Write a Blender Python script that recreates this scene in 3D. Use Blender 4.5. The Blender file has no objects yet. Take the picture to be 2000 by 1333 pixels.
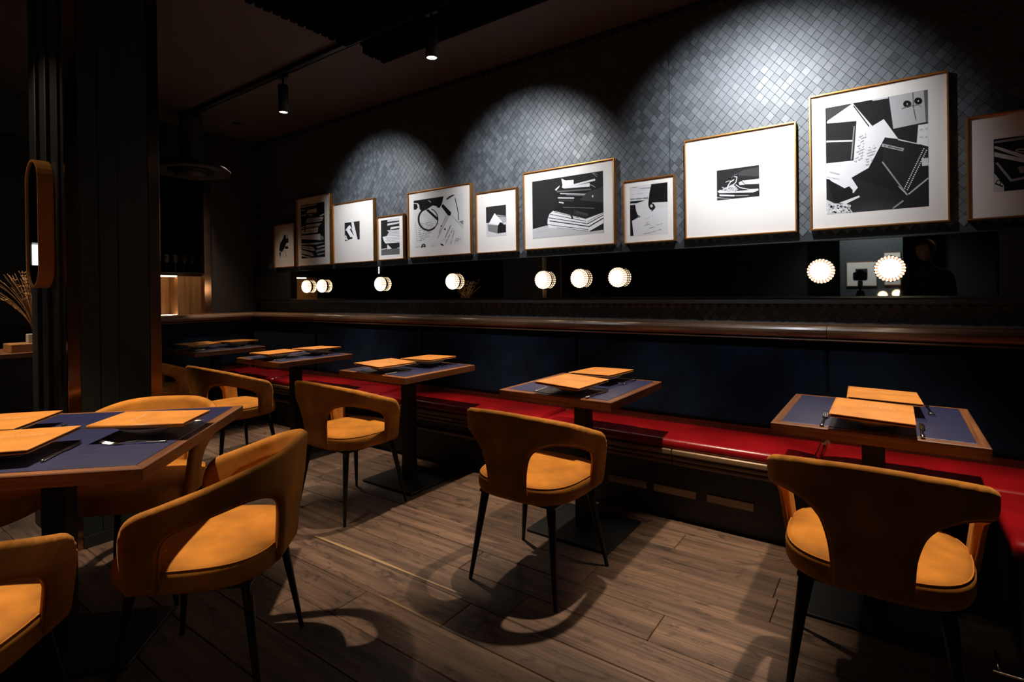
import bpy, bmesh, math, random
import numpy as np
from mathutils import Vector, Matrix

S = bpy.context.scene
C = S.collection
PI = math.pi
R = math.radians

# ------------------------------------------------------------------ camera
FPX, PITCH, ROLL, YAW, CY = 1038.09, -0.0027169, -0.01321, 0.619732, 572.70
H = 1.25
_fw = np.array([-math.sin(YAW)*math.cos(PITCH), math.cos(YAW)*math.cos(PITCH), math.sin(PITCH)])
_r = np.array([math.cos(YAW), math.sin(YAW), 0.0]); _u = np.cross(_r, _fw)
_r2 = math.cos(ROLL)*_r + math.sin(ROLL)*_u
_u2 = -math.sin(ROLL)*_r + math.cos(ROLL)*_u
cam_d = bpy.data.cameras.new('camera')
cam = bpy.data.objects.new('camera', cam_d); C.objects.link(cam)
m = Matrix(((_r2[0], _u2[0], -_fw[0], 0), (_r2[1], _u2[1], -_fw[1], 0), (_r2[2], _u2[2], -_fw[2], H), (0, 0, 0, 1)))
cam.matrix_world = m
cam_d.sensor_width = 36.0
cam_d.lens = FPX/2000*36
cam_d.shift_x = 0.0
cam_d.shift_y = -(666.5-CY)/2000
cam_d.clip_start = 0.02
S.camera = cam

def ray(x, y):
    d = np.array([(x-1000)/FPX, -(y-CY)/FPX, 1.0])
    return d[0]*_r2 + d[1]*_u2 + d[2]*_fw
def at_z(x, y, z):
    d = ray(x, y); t = (z-H)/d[2]; return Vector((d[0]*t, d[1]*t, z))
def at_y(x, y, Y):
    d = ray(x, y); t = Y/d[1]; return Vector((d[0]*t, Y, H+d[2]*t))
def at_x(x, y, X):
    d = ray(x, y); t = X/d[0]; return Vector((X, d[1]*t, H+d[2]*t))

# ------------------------------------------------------------------ world and exposure
w = bpy.data.worlds.new('world'); S.world = w; w.use_nodes = True
w.node_tree.nodes['Background'].inputs[0].default_value = (0.9, 0.85, 0.8, 1)
w.node_tree.nodes['Background'].inputs[1].default_value = 0.0
S.view_settings.view_transform = 'Standard'
S.view_settings.look = 'None'
S.view_settings.exposure = 0.0
S.view_settings.gamma = 1.0
S.view_settings.use_curve_mapping = False

WARM = (1.0, 0.80, 0.60)
COOL = (0.93, 0.96, 1.0)
def spot(name, loc, target, power, size_deg, blend=0.6, col=WARM, radius=0.025):
    l = bpy.data.lights.new(name, 'SPOT'); l.energy = power; l.color = col
    l.spot_size = R(size_deg); l.spot_blend = blend; l.shadow_soft_size = radius
    o = bpy.data.objects.new(name, l); C.objects.link(o); o.location = loc
    o.rotation_euler = (Vector(target)-Vector(loc)).to_track_quat('-Z', 'Y').to_euler()
    return o
# (x, y, z of the lens, aim point, power, cone, blend, colour)
HEADS = [
    (-3.84, 2.35, 2.70, (-3.84, 2.42, 0), 235, 50, 0.6, WARM, 1),
    (-2.25, 2.35, 2.70, (-2.25, 2.42, 0), 245, 50, 0.6, WARM, 1),
    (-1.10, 2.35, 2.70, (-1.20, 2.40, 0), 235, 50, 0.6, WARM, 1),
    (-0.06, 2.35, 2.70, (-0.06, 2.40, 0), 235, 50, 0.6, WARM, 1),
]
WALLSPOTS = [(-3.84, 2.36, 2.70, (-3.84, 3.3, 2.00), 108, 84, 1.0), (-2.21, 2.36, 2.70, (-2.21, 3.3, 2.02), 136, 84, 1.0),
             (-0.62, 2.36, 2.72, (-0.62, 3.3, 2.12), 180, 90, 1.0)]
for i, (x, y, z, t, p, sz, bl, col, _) in enumerate(HEADS):
    spot('table_spot_light', (x, y, z-0.045), t, p, sz, bl, col)
for i, (x, y, z, t, p, sz, bl) in enumerate(WALLSPOTS):
    spot('wall_spot_light', (x, y, z-0.045), t, p, sz, bl, COOL)
spot('recessed_spot_light', (-5.40, 2.80, 2.97), (-5.25, 2.62, 0.6), 130, 60, 0.8, WARM)
# near-table spot and column spot, plus unseen fill spots added for chairs, sideboard, bar
NEAR_AND_FILL = [(-2.45, 0.55, 2.70, (-2.45, 0.60, 0), 270, 58, 0.6), (-1.20, -0.60, 2.70, (-1.6, 0.9, 0), 1.5, 90, 1.0), (-4.6, 0.5, 2.7, (-4.5, 0.8, 0), 150, 60, 0.6), (-3.72, -0.05, 2.9, (-3.66, 0.85, 1.75), 16, 64, 0.7), (-5.72, 2.42, 2.9, (-6.2, 2.68, 1.30), 95, 30, 0.8)]
for (x, y, z, t, p, sz, bl) in NEAR_AND_FILL:
    spot('near_and_fill_spot_light', (x, y, z-0.045), t, p, sz, bl, WARM)

# ------------------------------------------------------------------ materials
def nm(name):
    mt = bpy.data.materials.new(name); mt.use_nodes = True
    return mt, mt.node_tree, mt.node_tree.nodes['Principled BSDF']
def mat(name, col, rough=0.5, metal=0.0, var=0.0, scale=20.0, bump=0.0, bscale=None, sheen=0.0, coat=0.0, spec=None, stretch=None, dark=None):
    mt, nt, b = nm(name); N = nt.nodes; L = nt.links
    b.inputs['Roughness'].default_value = rough; b.inputs['Metallic'].default_value = metal
    b.inputs['Base Color'].default_value = (*col, 1)
    if spec is not None: b.inputs['Specular IOR Level'].default_value = spec
    if sheen: b.inputs['Sheen Weight'].default_value = sheen; b.inputs['Sheen Roughness'].default_value = 0.4; b.inputs['Sheen Tint'].default_value = (*[min(1, c*2+0.1) for c in col], 1)
    if coat: b.inputs['Coat Weight'].default_value = coat; b.inputs['Coat Roughness'].default_value = 0.12
    if var or bump:
        tc = N.new('ShaderNodeTexCoord'); mp = N.new('ShaderNodeMapping'); L.new(tc.outputs['Object'], mp.inputs[0])
        if stretch: mp.inputs['Scale'].default_value = stretch
        n = N.new('ShaderNodeTexNoise'); n.inputs['Scale'].default_value = scale; n.inputs['Detail'].default_value = 6
        L.new(mp.outputs[0], n.inputs['Vector'])
        if var:
            cr = N.new('ShaderNodeValToRGB'); L.new(n.outputs[0], cr.inputs[0])
            d = dark or [c*(1-var) for c in col]
            cr.color_ramp.elements[0].position = 0.3; cr.color_ramp.elements[0].color = (*d, 1)
            cr.color_ramp.elements[1].position = 0.7; cr.color_ramp.elements[1].color = (*[min(1, c*(1+var*0.6)) for c in col], 1)
            L.new(cr.outputs[0], b.inputs['Base Color'])
        if bump:
            n2 = n
            if bscale:
                n2 = N.new('ShaderNodeTexNoise'); n2.inputs['Scale'].default_value = bscale; n2.inputs['Detail'].default_value = 4
                L.new(mp.outputs[0], n2.inputs['Vector'])
            bp = N.new('ShaderNodeBump'); bp.inputs['Strength'].default_value = bump; bp.inputs['Distance'].default_value = 0.002
            L.new(n2.outputs[0], bp.inputs['Height']); L.new(bp.outputs[0], b.inputs['Normal'])
    return mt
def wood(name, c1, c2, along='X', rough=0.45, scale=1.0, coat=0.0, rand=True, knots=0.0):
    """grain: noise stretched along one axis, shifted per object so that no two boards match"""
    mt, nt, b = nm(name); N = nt.nodes; L = nt.links
    tc = N.new('ShaderNodeTexCoord'); mp = N.new('ShaderNodeMapping'); L.new(tc.outputs['Object'], mp.inputs[0])
    st = {'X': (1.2, 22, 22), 'Y': (22, 1.2, 22), 'Z': (22, 22, 1.2)}[along]
    mp.inputs['Scale'].default_value = [s*scale for s in st]
    oi = N.new('ShaderNodeObjectInfo')
    if rand:
        ml = N.new('ShaderNodeMath'); ml.operation = 'MULTIPLY'; ml.inputs[1].default_value = 40; L.new(oi.outputs['Random'], ml.inputs[0])
        cb = N.new('ShaderNodeCombineXYZ'); L.new(ml.outputs[0], cb.inputs[0]); L.new(ml.outputs[0], cb.inputs[1]); L.new(cb.outputs[0], mp.inputs['Location'])
    n = N.new('ShaderNodeTexNoise'); n.inputs['Scale'].default_value = 1.0; n.inputs['Detail'].default_value = 8; n.inputs['Distortion'].default_value = 0.22
    L.new(mp.outputs[0], n.inputs['Vector'])
    m2 = N.new('ShaderNodeMapping'); L.new(mp.outputs[0], m2.inputs[0]); m2.inputs['Scale'].default_value = (2.6, 5.5, 5.5) if along == 'X' else ((5.5, 2.6, 5.5) if along == 'Y' else (5.5, 5.5, 2.6))
    nf = N.new('ShaderNodeTexNoise'); nf.inputs['Scale'].default_value = 1.0; nf.inputs['Detail'].default_value = 5; L.new(m2.outputs[0], nf.inputs['Vector'])
    av = N.new('ShaderNodeMix'); av.data_type = 'FLOAT'; av.inputs[0].default_value = 0.42; L.new(n.outputs[0], av.inputs[2]); L.new(nf.outputs[0], av.inputs[3])
    cr = N.new('ShaderNodeValToRGB'); L.new(av.outputs[0], cr.inputs[0])
    cr.color_ramp.elements[0].position = 0.36; cr.color_ramp.elements[0].color = (*c1, 1)
    cr.color_ramp.elements[1].position = 0.62; cr.color_ramp.elements[1].color = (*c2, 1)
    out = cr.outputs[0]
    if rand:
        mr = N.new('ShaderNodeMapRange'); L.new(oi.outputs['Random'], mr.inputs[0]); mr.inputs[3].default_value = 0.72; mr.inputs[4].default_value = 1.18
        hs = N.new('ShaderNodeHueSaturation'); L.new(mr.outputs[0], hs.inputs['Value']); L.new(out, hs.inputs['Color']); out = hs.outputs[0]
    if knots:
        n3 = N.new('ShaderNodeTexNoise'); n3.inputs['Scale'].default_value = 9.0; n3.inputs['Detail'].default_value = 8; n3.inputs['Roughness'].default_value = 0.65; n3.inputs['Distortion'].default_value = 1.0
        mp3 = N.new('ShaderNodeMapping'); L.new(tc.outputs['Object'], mp3.inputs[0]); mp3.inputs['Scale'].default_value = (1, 2.2, 1) if along == 'X' else (2.2, 1, 1)
        if rand: L.new(cb.outputs[0], mp3.inputs['Location'])
        L.new(mp3.outputs[0], n3.inputs['Vector'])
        c3 = N.new('ShaderNodeValToRGB'); L.new(n3.outputs[0], c3.inputs[0])
        c3.color_ramp.elements[0].position = 0.33; c3.color_ramp.elements[0].color = (0.22, 0.20, 0.20, 1)
        c3.color_ramp.elements[1].position = 0.46; c3.color_ramp.elements[1].color = (1, 1, 1, 1)
        mx = N.new('ShaderNodeMix'); mx.data_type = 'RGBA'; mx.blend_type = 'MULTIPLY'; mx.inputs[0].default_value = knots
        L.new(out, mx.inputs[6]); L.new(c3.outputs[0], mx.inputs[7]); out = mx.outputs[2]
    L.new(out, b.inputs['Base Color'])
    b.inputs['Roughness'].default_value = rough
    if coat: b.inputs['Coat Weight'].default_value = coat; b.inputs['Coat Roughness'].default_value = 0.2
    bp = N.new('ShaderNodeBump'); bp.inputs['Strength'].default_value = 0.25; bp.inputs['Distance'].default_value = 0.002
    L.new(av.outputs[0], bp.inputs['Height']); L.new(bp.outputs[0], b.inputs['Normal'])
    return mt
def emit(name, col, s):
    mt, nt, b = nm(name)
    b.inputs['Base Color'].default_value = (0, 0, 0, 1)
    b.inputs['Emission Color'].default_value = (*col, 1); b.inputs['Emission Strength'].default_value = s
    return mt
def pane_mat(name, tint=(1, 1, 1)):
    mt, nt, b = nm(name); N = nt.nodes; L = nt.links
    N.remove(b); out = [n for n in N if n.type == 'OUTPUT_MATERIAL'][0]
    t = N.new('ShaderNodeBsdfTransparent'); t.inputs[0].default_value = (*tint, 1)
    g = N.new('ShaderNodeBsdfGlossy'); g.inputs['Roughness'].default_value = 0.03
    lw = N.new('ShaderNodeLayerWeight'); lw.inputs[0].default_value = 0.5
    pw = N.new('ShaderNodeMath'); pw.operation = 'POWER'; pw.inputs[1].default_value = 5.0; L.new(lw.outputs['Facing'], pw.inputs[0])
    f = N.new('ShaderNodeMath'); f.operation = 'MULTIPLY_ADD'; f.inputs[1].default_value = 0.9; f.inputs[2].default_value = 0.04; L.new(pw.outputs[0], f.inputs[0])
    mx = N.new('ShaderNodeMixShader'); L.new(f.outputs[0], mx.inputs[0]); L.new(t.outputs[0], mx.inputs[1]); L.new(g.outputs[0], mx.inputs[2])
    L.new(mx.outputs[0], out.inputs[0])
    return mt

M = {}
M['suede'] = mat('mustard_suede', (0.50, 0.19, 0.022), 0.85, var=0.44, scale=7, bump=0.12, bscale=260, sheen=0.10, spec=0.25)
M['piping'] = mat('mustard_piping', (0.46, 0.17, 0.02), 0.8, spec=0.25)
M['black_leg'] = mat('black_leg', (0.008, 0.008, 0.009), 0.42, spec=0.3)
M['black_metal'] = mat('black_powder_steel', (0.009, 0.010, 0.0115), 0.42, var=0.3, scale=6, bump=0.05, spec=0.4)
M['walnut_x'] = wood('walnut_edge', (0.095, 0.033, 0.012), (0.29, 0.115, 0.045), 'X', 0.4, coat=0.15)
M['walnut_y'] = wood('walnut_edge_across', (0.095, 0.033, 0.012), (0.29, 0.115, 0.045), 'Y', 0.4, coat=0.15)
M['oak'] = wood('oak_floor', (0.046, 0.026, 0.016), (0.172, 0.102, 0.064), 'X', 0.52, knots=0.85)
M['rail'] = wood('banquette_rail_wood', (0.080, 0.040, 0.021), (0.19, 0.102, 0.056), 'X', 0.38, coat=0.2)
M['rail_y'] = wood('banquette_rail_wood_across', (0.080, 0.040, 0.021), (0.19, 0.102, 0.056), 'Y', 0.38, coat=0.2)
M['moulding'] = wood('seat_moulding_wood', (0.09, 0.05, 0.022), (0.20, 0.12, 0.055), 'X', 0.35, coat=0.25)
M['vent_wood'] = wood('vent_wood', (0.20, 0.13, 0.07), (0.38, 0.26, 0.15), 'X', 0.6)
M['mat_blue'] = mat('navy_leather_top', (0.011, 0.014, 0.068), 0.42, var=0.3, scale=5, bump=0.12, bscale=300, spec=0.8, coat=0.18, stretch=(1, 7, 1))
M['mat_blue'].node_tree.nodes['Principled BSDF'].inputs['Coat Roughness'].default_value = 0.38
M['menu'] = mat('tan_leather', (0.62, 0.245, 0.045), 0.42, var=0.22, scale=10, bump=0.10, bscale=300, spec=0.5)
M['menu_dark'] = mat('dark_menu_lining', (0.07, 0.022, 0.008), 0.6)
M['emboss'] = mat('embossed_mark', (0.85, 0.62, 0.42), 0.3, spec=1.0)
M['porcelain'] = mat('grey_porcelain', (0.72, 0.68, 0.60), 0.25, coat=0.3)
M['steel'] = mat('polished_steel', (0.75, 0.72, 0.68), 0.16, metal=1)
M['linen'] = mat('linen_napkin', (0.42, 0.40, 0.36), 0.9)
M['velvet'] = mat('navy_velvet', (0.0018, 0.0088, 0.0235), 0.85, var=0.65, scale=5.5, bump=0.08, bscale=120, sheen=0.18, spec=0.15)
M['red'] = mat('oxblood_leather', (0.215, 0.0035, 0.006), 0.27, var=0.4, scale=3.5, bump=0.25, bscale=60, spec=0.5)
M['dark_panel'] = mat('dark_banquette_base', (0.010, 0.009, 0.009), 0.5)
M['leather_wall'] = None
M['grout'] = mat('wall_backing', (0.012, 0.014, 0.017), 0.6)
M['ceiling'] = mat('brown_black_ceiling', (0.052, 0.037, 0.029), 0.7)
M['black_paint'] = mat('black_paint', (0.007, 0.007, 0.008), 0.55)
M['green_panel'] = mat('black_green_panel', (0.012, 0.0145, 0.0115), 0.5, spec=0.3)
M['brown_wall'] = mat('dark_brown_wall', (0.020, 0.015, 0.013), 0.6)
M['brass'] = mat('aged_bronze', (0.32, 0.19, 0.11), 0.17, metal=1, var=0.15, scale=8, stretch=(1, 1, 0.1))
M['gold'] = mat('gilt_frame', (0.60, 0.27, 0.07), 0.32, metal=0.85)
M['mount'] = mat('white_mount_card', (0.70, 0.665, 0.63), 0.8)
M['glass'] = pane_mat('picture_glass')
M['mirror'] = mat('smoked_mirror', (0.42, 0.43, 0.40), 0.015, metal=1)
M['mirror_edge'] = mat('mirror_edge', (0.20, 0.22, 0.19), 0.2, metal=1)
M['lamp_glass'] = emit('lit_ribbed_glass', (1.0, 0.78, 0.56), 14.0)
M['felt'] = mat('black_felt', (0.004, 0.004, 0.004), 1.0, spec=0.0)
M['rib_bright'] = emit('lit_rib', (1.0, 0.74, 0.48), 5.0); M['rib_dim'] = emit('lit_rib_groove', (1.0, 0.42, 0.16), 0.9)
M['lens'] = emit('lit_spot_lens', (1.0, 0.86, 0.66), 9.0)
M['led'] = emit('led_strip', (1.0, 0.72, 0.45), 14.0)
M['oakcab'] = wood('oak_cabinet', (0.28, 0.12, 0.035), (0.50, 0.24, 0.085), 'Z', 0.5, scale=1.6)
M['straw'] = mat('dried_straw', (0.38, 0.20, 0.07), 0.85, var=0.4, scale=12)
M['box_wood'] = wood('tea_box_wood', (0.32, 0.14, 0.04), (0.5, 0.24, 0.08), 'Y', 0.5)
M['card'] = mat('pale_card', (0.45, 0.40, 0.34), 0.8)
M['curtain'] = mat('maroon_curtain', (0.10, 0.006, 0.008), 0.9)
M['rib'] = mat('grey_rib', (0.030, 0.028, 0.027), 0.5)
M['cable'] = mat('black_cable', (0.03, 0.032, 0.028), 0.4)
def _clear():
    mt, nt, b = nm('clear_glass')
    b.inputs['Transmission Weight'].default_value = 1.0; b.inputs['Roughness'].default_value = 0.0; b.inputs['IOR'].default_value = 1.45
    return mt
M['clear'] = _clear()
def _ink():
    mt, nt, b = nm('printed_paper'); N = nt.nodes; L = nt.links
    a = N.new('ShaderNodeVertexColor'); a.layer_name = 'ink'; L.new(a.outputs[0], b.inputs['Base Color']); b.inputs['Roughness'].default_value = 0.75; b.inputs['Specular IOR Level'].default_value = 0.12
    return mt
M['ink'] = _ink()
def _tile():
    mt, nt, b = nm('woven_leather_tile'); N = nt.nodes; L = nt.links
    a = N.new('ShaderNodeVertexColor'); a.layer_name = 'tone'
    mr = N.new('ShaderNodeMapRange'); L.new(a.outputs[0], mr.inputs[0]); mr.inputs[3].default_value = 0.46; mr.inputs[4].default_value = 0.60; L.new(mr.outputs[0], b.inputs['Roughness'])
    cr = N.new('ShaderNodeValToRGB'); L.new(a.outputs[0], cr.inputs[0])
    cr.color_ramp.elements[0].color = (0.038, 0.045, 0.052, 1); cr.color_ramp.elements[1].color = (0.076, 0.087, 0.099, 1)
    L.new(cr.outputs[0], b.inputs['Base Color'])
    tc = N.new('ShaderNodeTexCoord'); n = N.new('ShaderNodeTexNoise'); n.inputs['Scale'].default_value = 180; n.inputs['Detail'].default_value = 3
    L.new(tc.outputs['Object'], n.inputs['Vector'])
    bp = N.new('ShaderNodeBump'); bp.inputs['Strength'].default_value = 0.12; bp.inputs['Distance'].default_value = 0.001
    L.new(n.outputs[0], bp.inputs['Height']); L.new(bp.outputs[0], b.inputs['Normal'])
    b.inputs['Specular IOR Level'].default_value = 0.65
    return mt
M['tile'] = _tile()

M['tile_flat'] = mat('slate_wall', (0.050, 0.060, 0.070), 0.5, var=0.3, scale=30)
# ------------------------------------------------------------------ mesh helpers
def obj(name, bm, m_, parent=None, smooth=False, loc=None, rz=0.0):
    me = bpy.data.meshes.new(name)
    if isinstance(bm, bmesh.types.BMesh):
        bmesh.ops.recalc_face_normals(bm, faces=bm.faces)
        bm.to_mesh(me); bm.free()
    else:
        me = bm
    if m_ is not None and not me.materials: me.materials.append(m_)
    if smooth:
        me.polygons.foreach_set('use_smooth', [True]*len(me.polygons))
    o = bpy.data.objects.new(name, me); C.objects.link(o)
    if parent: o.parent = parent
    if loc is not None: o.location = loc
    if rz: o.rotation_euler = (0, 0, rz)
    return o
def tag(o, label=None, cat=None, group=None, kind=None):
    if label: o['label'] = label
    if cat: o['category'] = cat
    if group: o['group'] = group
    if kind: o['kind'] = kind
    return o
def empty(name, loc=(0, 0, 0), rz=0.0):
    o = bpy.data.objects.new(name, None); C.objects.link(o); o.location = loc; o.rotation_euler = (0, 0, rz); o.empty_display_size = 0.1
    return o
def struct(name, bm, m_, parent=None, smooth=False):
    o = obj(name, bm, m_, parent, smooth)
    if parent is None: o['kind'] = 'structure'
    return o
def copy_tree(o, parent=None):
    c = o.copy(); C.objects.link(c); c.parent = parent
    for ch in list(o.children): copy_tree(ch, c)
    return c
def box(bm, lo, hi, bev=0.0, mtx=None, seg=1):
    g = bmesh.ops.create_cube(bm, size=1.0)
    vs = g['verts']
    for v in vs:
        v.co = Vector(((lo[0]+hi[0])/2+v.co.x*(hi[0]-lo[0]), (lo[1]+hi[1])/2+v.co.y*(hi[1]-lo[1]), (lo[2]+hi[2])/2+v.co.z*(hi[2]-lo[2])))
    if bev:
        es = list({e for v in vs for e in v.link_edges})
        r_ = bmesh.ops.bevel(bm, geom=es, offset=bev, segments=seg, profile=0.5, affect='EDGES')
        vs = list({v for f in r_['faces'] for v in f.verts} | {v for v in vs if v.is_valid})
    if mtx is not None:
        for v in vs: v.co = mtx @ v.co
    return vs
def bxo(lo, hi, bev=0.0, seg=1):
    bm = bmesh.new(); box(bm, lo, hi, bev, None, seg); return bm
def ring_loft(bm, rings, cap0=True, cap1=True, closed=True):
    vr = [[bm.verts.new(p) for p in r_] for r_ in rings]
    n = len(vr[0])
    for a, b in zip(vr[:-1], vr[1:]):
        for i in range(n if closed else n-1):
            j = (i+1) % n
            bm.faces.new((a[i], a[j], b[j], b[i]))
    if cap0: bm.faces.new(vr[0][::-1])
    if cap1: bm.faces.new(vr[-1])
    return vr
def tube(bm, pts, rad, n=8, closed=False):
    pts = [Vector(p) for p in pts]; rings = []
    k = len(pts)
    up = Vector((0, 0, 1))
    for i, p in enumerate(pts):
        a = pts[(i-1) % k] if (closed or i > 0) else p
        b = pts[(i+1) % k] if (closed or i < k-1) else p
        t = (b-a).normalized()
        s = t.cross(up)
        if s.length < 1e-3: s = t.cross(Vector((1, 0, 0)))
        s.normalize(); q = s.cross(t)
        r_ = rad[i] if isinstance(rad, (list, tuple)) else rad
        rings.append([p+(s*math.cos(2*PI*j/n)+q*math.sin(2*PI*j/n))*r_ for j in range(n)])
    if closed:
        vr = [[bm.verts.new(p) for p in r_] for r_ in rings]
        for i in range(k):
            a, b = vr[i], vr[(i+1) % k]
            for j in range(n): bm.faces.new((a[j], a[(j+1) % n], b[(j+1) % n], b[j]))
    else:
        ring_loft(bm, rings)
def lathe(bm, prof, n=24, c=(0, 0, 0), axis='Z'):
    def P(r_, h, a):
        if axis == 'Z': return (c[0]+r_*math.cos(a), c[1]+r_*math.sin(a), c[2]+h)
        return (c[0]+r_*math.cos(a), c[1]+h, c[2]+r_*math.sin(a))
    rings = [[P(max(r_, 1e-4), h, 2*PI*i/n) for i in range(n)] for r_, h in prof]
    ring_loft(bm, rings)

# ================================================================== FLOOR
WY = 3.30          # the long wall
XE = -5.95         # the end wall
ZC = 3.0
floor_base = struct('floor', bxo((-9, -5, -0.08), (3, WY+0.1, -0.022)), M['black_paint'])
rng = random.Random(4)
PLANK = {}
def plank_mesh(L, W):
    key = (round(L, 2), round(W, 3))
    if key not in PLANK:
        bm = bxo((-L/2+0.0012, -W/2+0.0012, -0.02), (L/2-0.0012, W/2-0.0012, 0.0), 0.0022)
        me = bpy.data.meshes.new('plank'); bm.to_mesh(me); bm.free(); me.materials.append(M['oak']); PLANK[key] = me
    return PLANK[key]
PW = 0.1797
# known butt joints read from the picture, row by the row's lower edge index
joints = {2: [-1.80, -0.55], 1: [-2.02, -0.2], 0: [-2.6], 3: [-1.385, 0.9], 4: [-2.42], 5: [-0.72], 6: [-1.095], 7: [-0.382], 8: [-2.0], 9: [-0.864]}
cnt = 0
for k in range(-9, 13):
    y0 = 0.9105+PW*k; y1 = y0+PW
    if y0 > WY: break
    js = sorted(joints.get(k-0, []))
    x = -8.6-rng.random()*1.2
    cuts = [x]
    seeds = sorted(js)
    while x < 2.2:
        nxt = x+rng.choice([1.2, 1.4, 1.6, 1.8, 2.0])
        near = [j for j in seeds if x+0.5 < j <= nxt+0.75]
        if near: nxt = near[0]
        cuts.append(nxt); x = nxt
    for a, b in zip(cuts[:-1], cuts[1:]):
        o = obj('plank', plank_mesh(b-a, PW), None, floor_base, loc=((a+b)/2, (y0+y1)/2, rng.uniform(-0.0006, 0.0)))
        cnt += 1
rest = bmesh.new()
box(rest, (-9, -5, -0.02), (3, 0.9105-9*PW, -0.001))
o = obj('plank_field', rest, M['oak'], floor_base); o['kind'] = 'stuff'
# pale sapwood streaks on two of the boards (colour of the boards themselves)
def streak(p0, p1, w0, w1):
    bm = bmesh.new(); a, b = at_z(*p0, 0.0006), at_z(*p1, 0.0006); d = (b-a).normalized(); s = Vector((-d.y, d.x, 0))
    n = 12; L_, R_ = [], []
    for i in range(n+1):
        t = i/n; p = a.lerp(b, t); wv = (w0+(w1-w0)*t)*(0.55+0.45*math.sin(PI*min(1, t*1.3)))*0.5
        L_.append(bm.verts.new(p+s*wv)); R_.append(bm.verts.new(p-s*wv*0.2))
    for i in range(n): bm.faces.new((L_[i], L_[i+1], R_[i+1], R_[i]))
    return bm
M['sap'] = wood('sapwood', (0.20, 0.125, 0.055), (0.30, 0.20, 0.10), 'X', 0.55, rand=False)
obj('sapwood_streak', streak((615, 1048), (905, 1163), 0.034, 0.018), M['sap'], floor_base)
obj('sapwood_streak', streak((740, 1163), (868, 1226), 0.014, 0.006), M['sap'], floor_base)

# ================================================================== CEILING, WALLS
struct('ceiling', bxo((-9, -5, ZC), (3, WY+0.1, ZC+0.1)), M['ceiling'])
wall_back = struct('wall_back', bxo((XE-0.06, WY, 0), (3, WY+0.1, ZC)), M['grout'])
struct('wall_right', bxo((1.30, 0.9, 0), (1.40, WY, ZC)), M['black_paint'])
struct('wall_rear', bxo((-9, -4.7, 0), (3, -4.6, ZC)), M['black_paint'])
struct('wall_far', bxo((-8.1, -5, 0), (-8.0, WY+0.1, ZC)), M['black_paint'])
struct('wall_side', bxo((2.9, -5, 0), (3.0, WY+0.1, ZC)), M['black_paint'])
wl = bmesh.new()
box(wl, (XE-0.06, 2.77, 1.0), (XE, WY, ZC))
box(wl, (XE-0.06, 1.25, 0.0), (XE, WY, 1.0))
wall_left = struct('wall_left', wl, M['brown_wall'])
obj('brass_edge', bxo((XE-0.065, 2.70, 1.06), (XE+0.012, 2.772, 2.62), 0.002), M['brass'], wall_left)
# lintel over the bar opening
struct('wall_lintel', bxo((XE-0.06, 1.0, 2.62), (XE, 2.77, ZC)), M['black_paint'])
# brass-toned thin line in the corner
struct('trim_1', bxo((XE, WY-0.03, 1.06), (XE+0.02, WY-0.012, 1.52)), M['green_panel'])

# ------------------------------------------------------------------ woven leather tiles
TW, TH = 0.052, 0.060
mx0, mz0, mz1 = 0.395, 1.20, 1.4935
def tile_geo(cx_, cz_, rnd):
    """one raised diamond: four bevelled flanks and a slightly tilted face, 8 verts"""
    a, b = TW/2*0.985, TH/2*0.985
    ins = 0.80
    base = [(a, 0), (0, b), (-a, 0), (0, -b)]
    tx = rnd.uniform(-0.00045, 0.00045); tz = rnd.uniform(-0.00045, 0.00045)
    h = rnd.uniform(0.0014, 0.0034)
    over = rnd.random() < 0.5
    lo_ = [(x, 0.0, z) for x, z in base]
    dz = (0.0006 if over else -0.0006)
    hi_ = [(x*0.955, -(h+tx*x/a+tz*z/b+dz*(x/a+z/b)*0.5), z*0.955) for x, z in base]
    return [(cx_+x, y, cz_+z) for x, y, z in lo_+hi_]
TF = [(0, 1, 5, 4), (1, 2, 6, 5), (2, 3, 7, 6), (3, 0, 4, 7), (4, 5, 6, 7)]
rt = random.Random(11)
cells = []
for i in range(int((3.0+6.0)/(TW/2))):
    for j in range(int((ZC-0.98)/(TH/2))+1):
        if (i+j) % 2: continue
        cx_ = XE+0.02+i*TW/2; cz_ = 0.99+j*TH/2
        if cz_+TH/2 > ZC-0.002 or cx_ > 1.27 or cx_-TW/2 < XE: continue
        if mz0-TH/2-0.005 < cz_ < mz1+TH/2+0.008: continue
        cells.append((cx_, cz_))
# the ones that show largest and clear of the frames become parts of their own
def free_region(x, z):
    if not (-1.08 < x < 0.36 and z > 2.02): return False
    if -1.0 < x+0.02 and x < -0.42 and z < 2.13: return False
    if -0.40 < x < 0.27 and z < 2.33: return False
    return True
singles = sorted([c for c in cells if free_region(*c) and c[1] < 2.95], key=lambda c: abs(c[0]+0.40)*1.0+abs(c[1]-2.46)*1.3)[:296]
ss = set(singles)
V, F_, T_ = [], [], []
for c in cells:
    if c in ss: continue
    k = len(V); V += [(x, WY+y, z) for x, y, z in tile_geo(c[0], c[1], rt)]
    F_ += [tuple(k+q for q in f) for f in TF]; T_ += [rt.random()]*5
def tile_mesh(name, V, F_, T_):
    me = bpy.data.meshes.new(name); me.from_pydata(V, [], F_); me.materials.append(M['tile'])
    ca = me.color_attributes.new('tone', 'FLOAT_COLOR', 'CORNER')
    li = 0; buf = []
    for p in me.polygons:
        t = T_[p.index]
        for _ in p.loop_indices: buf += [t, t, t, 1.0]
    ca.data.foreach_set('color', buf)
    return me
o = obj('leather_tiles', tile_mesh('leather_tiles', V, F_, T_), None, wall_back); o['kind'] = 'stuff'
variants = [tile_mesh('leather_tile', tile_geo(0, 0, rt), TF, [rt.random()]*5) for _ in range(24)]
for c in singles:
    obj('leather_tile', rt.choice(variants), None, wall_back, loc=(c[0], WY, c[1]))
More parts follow.
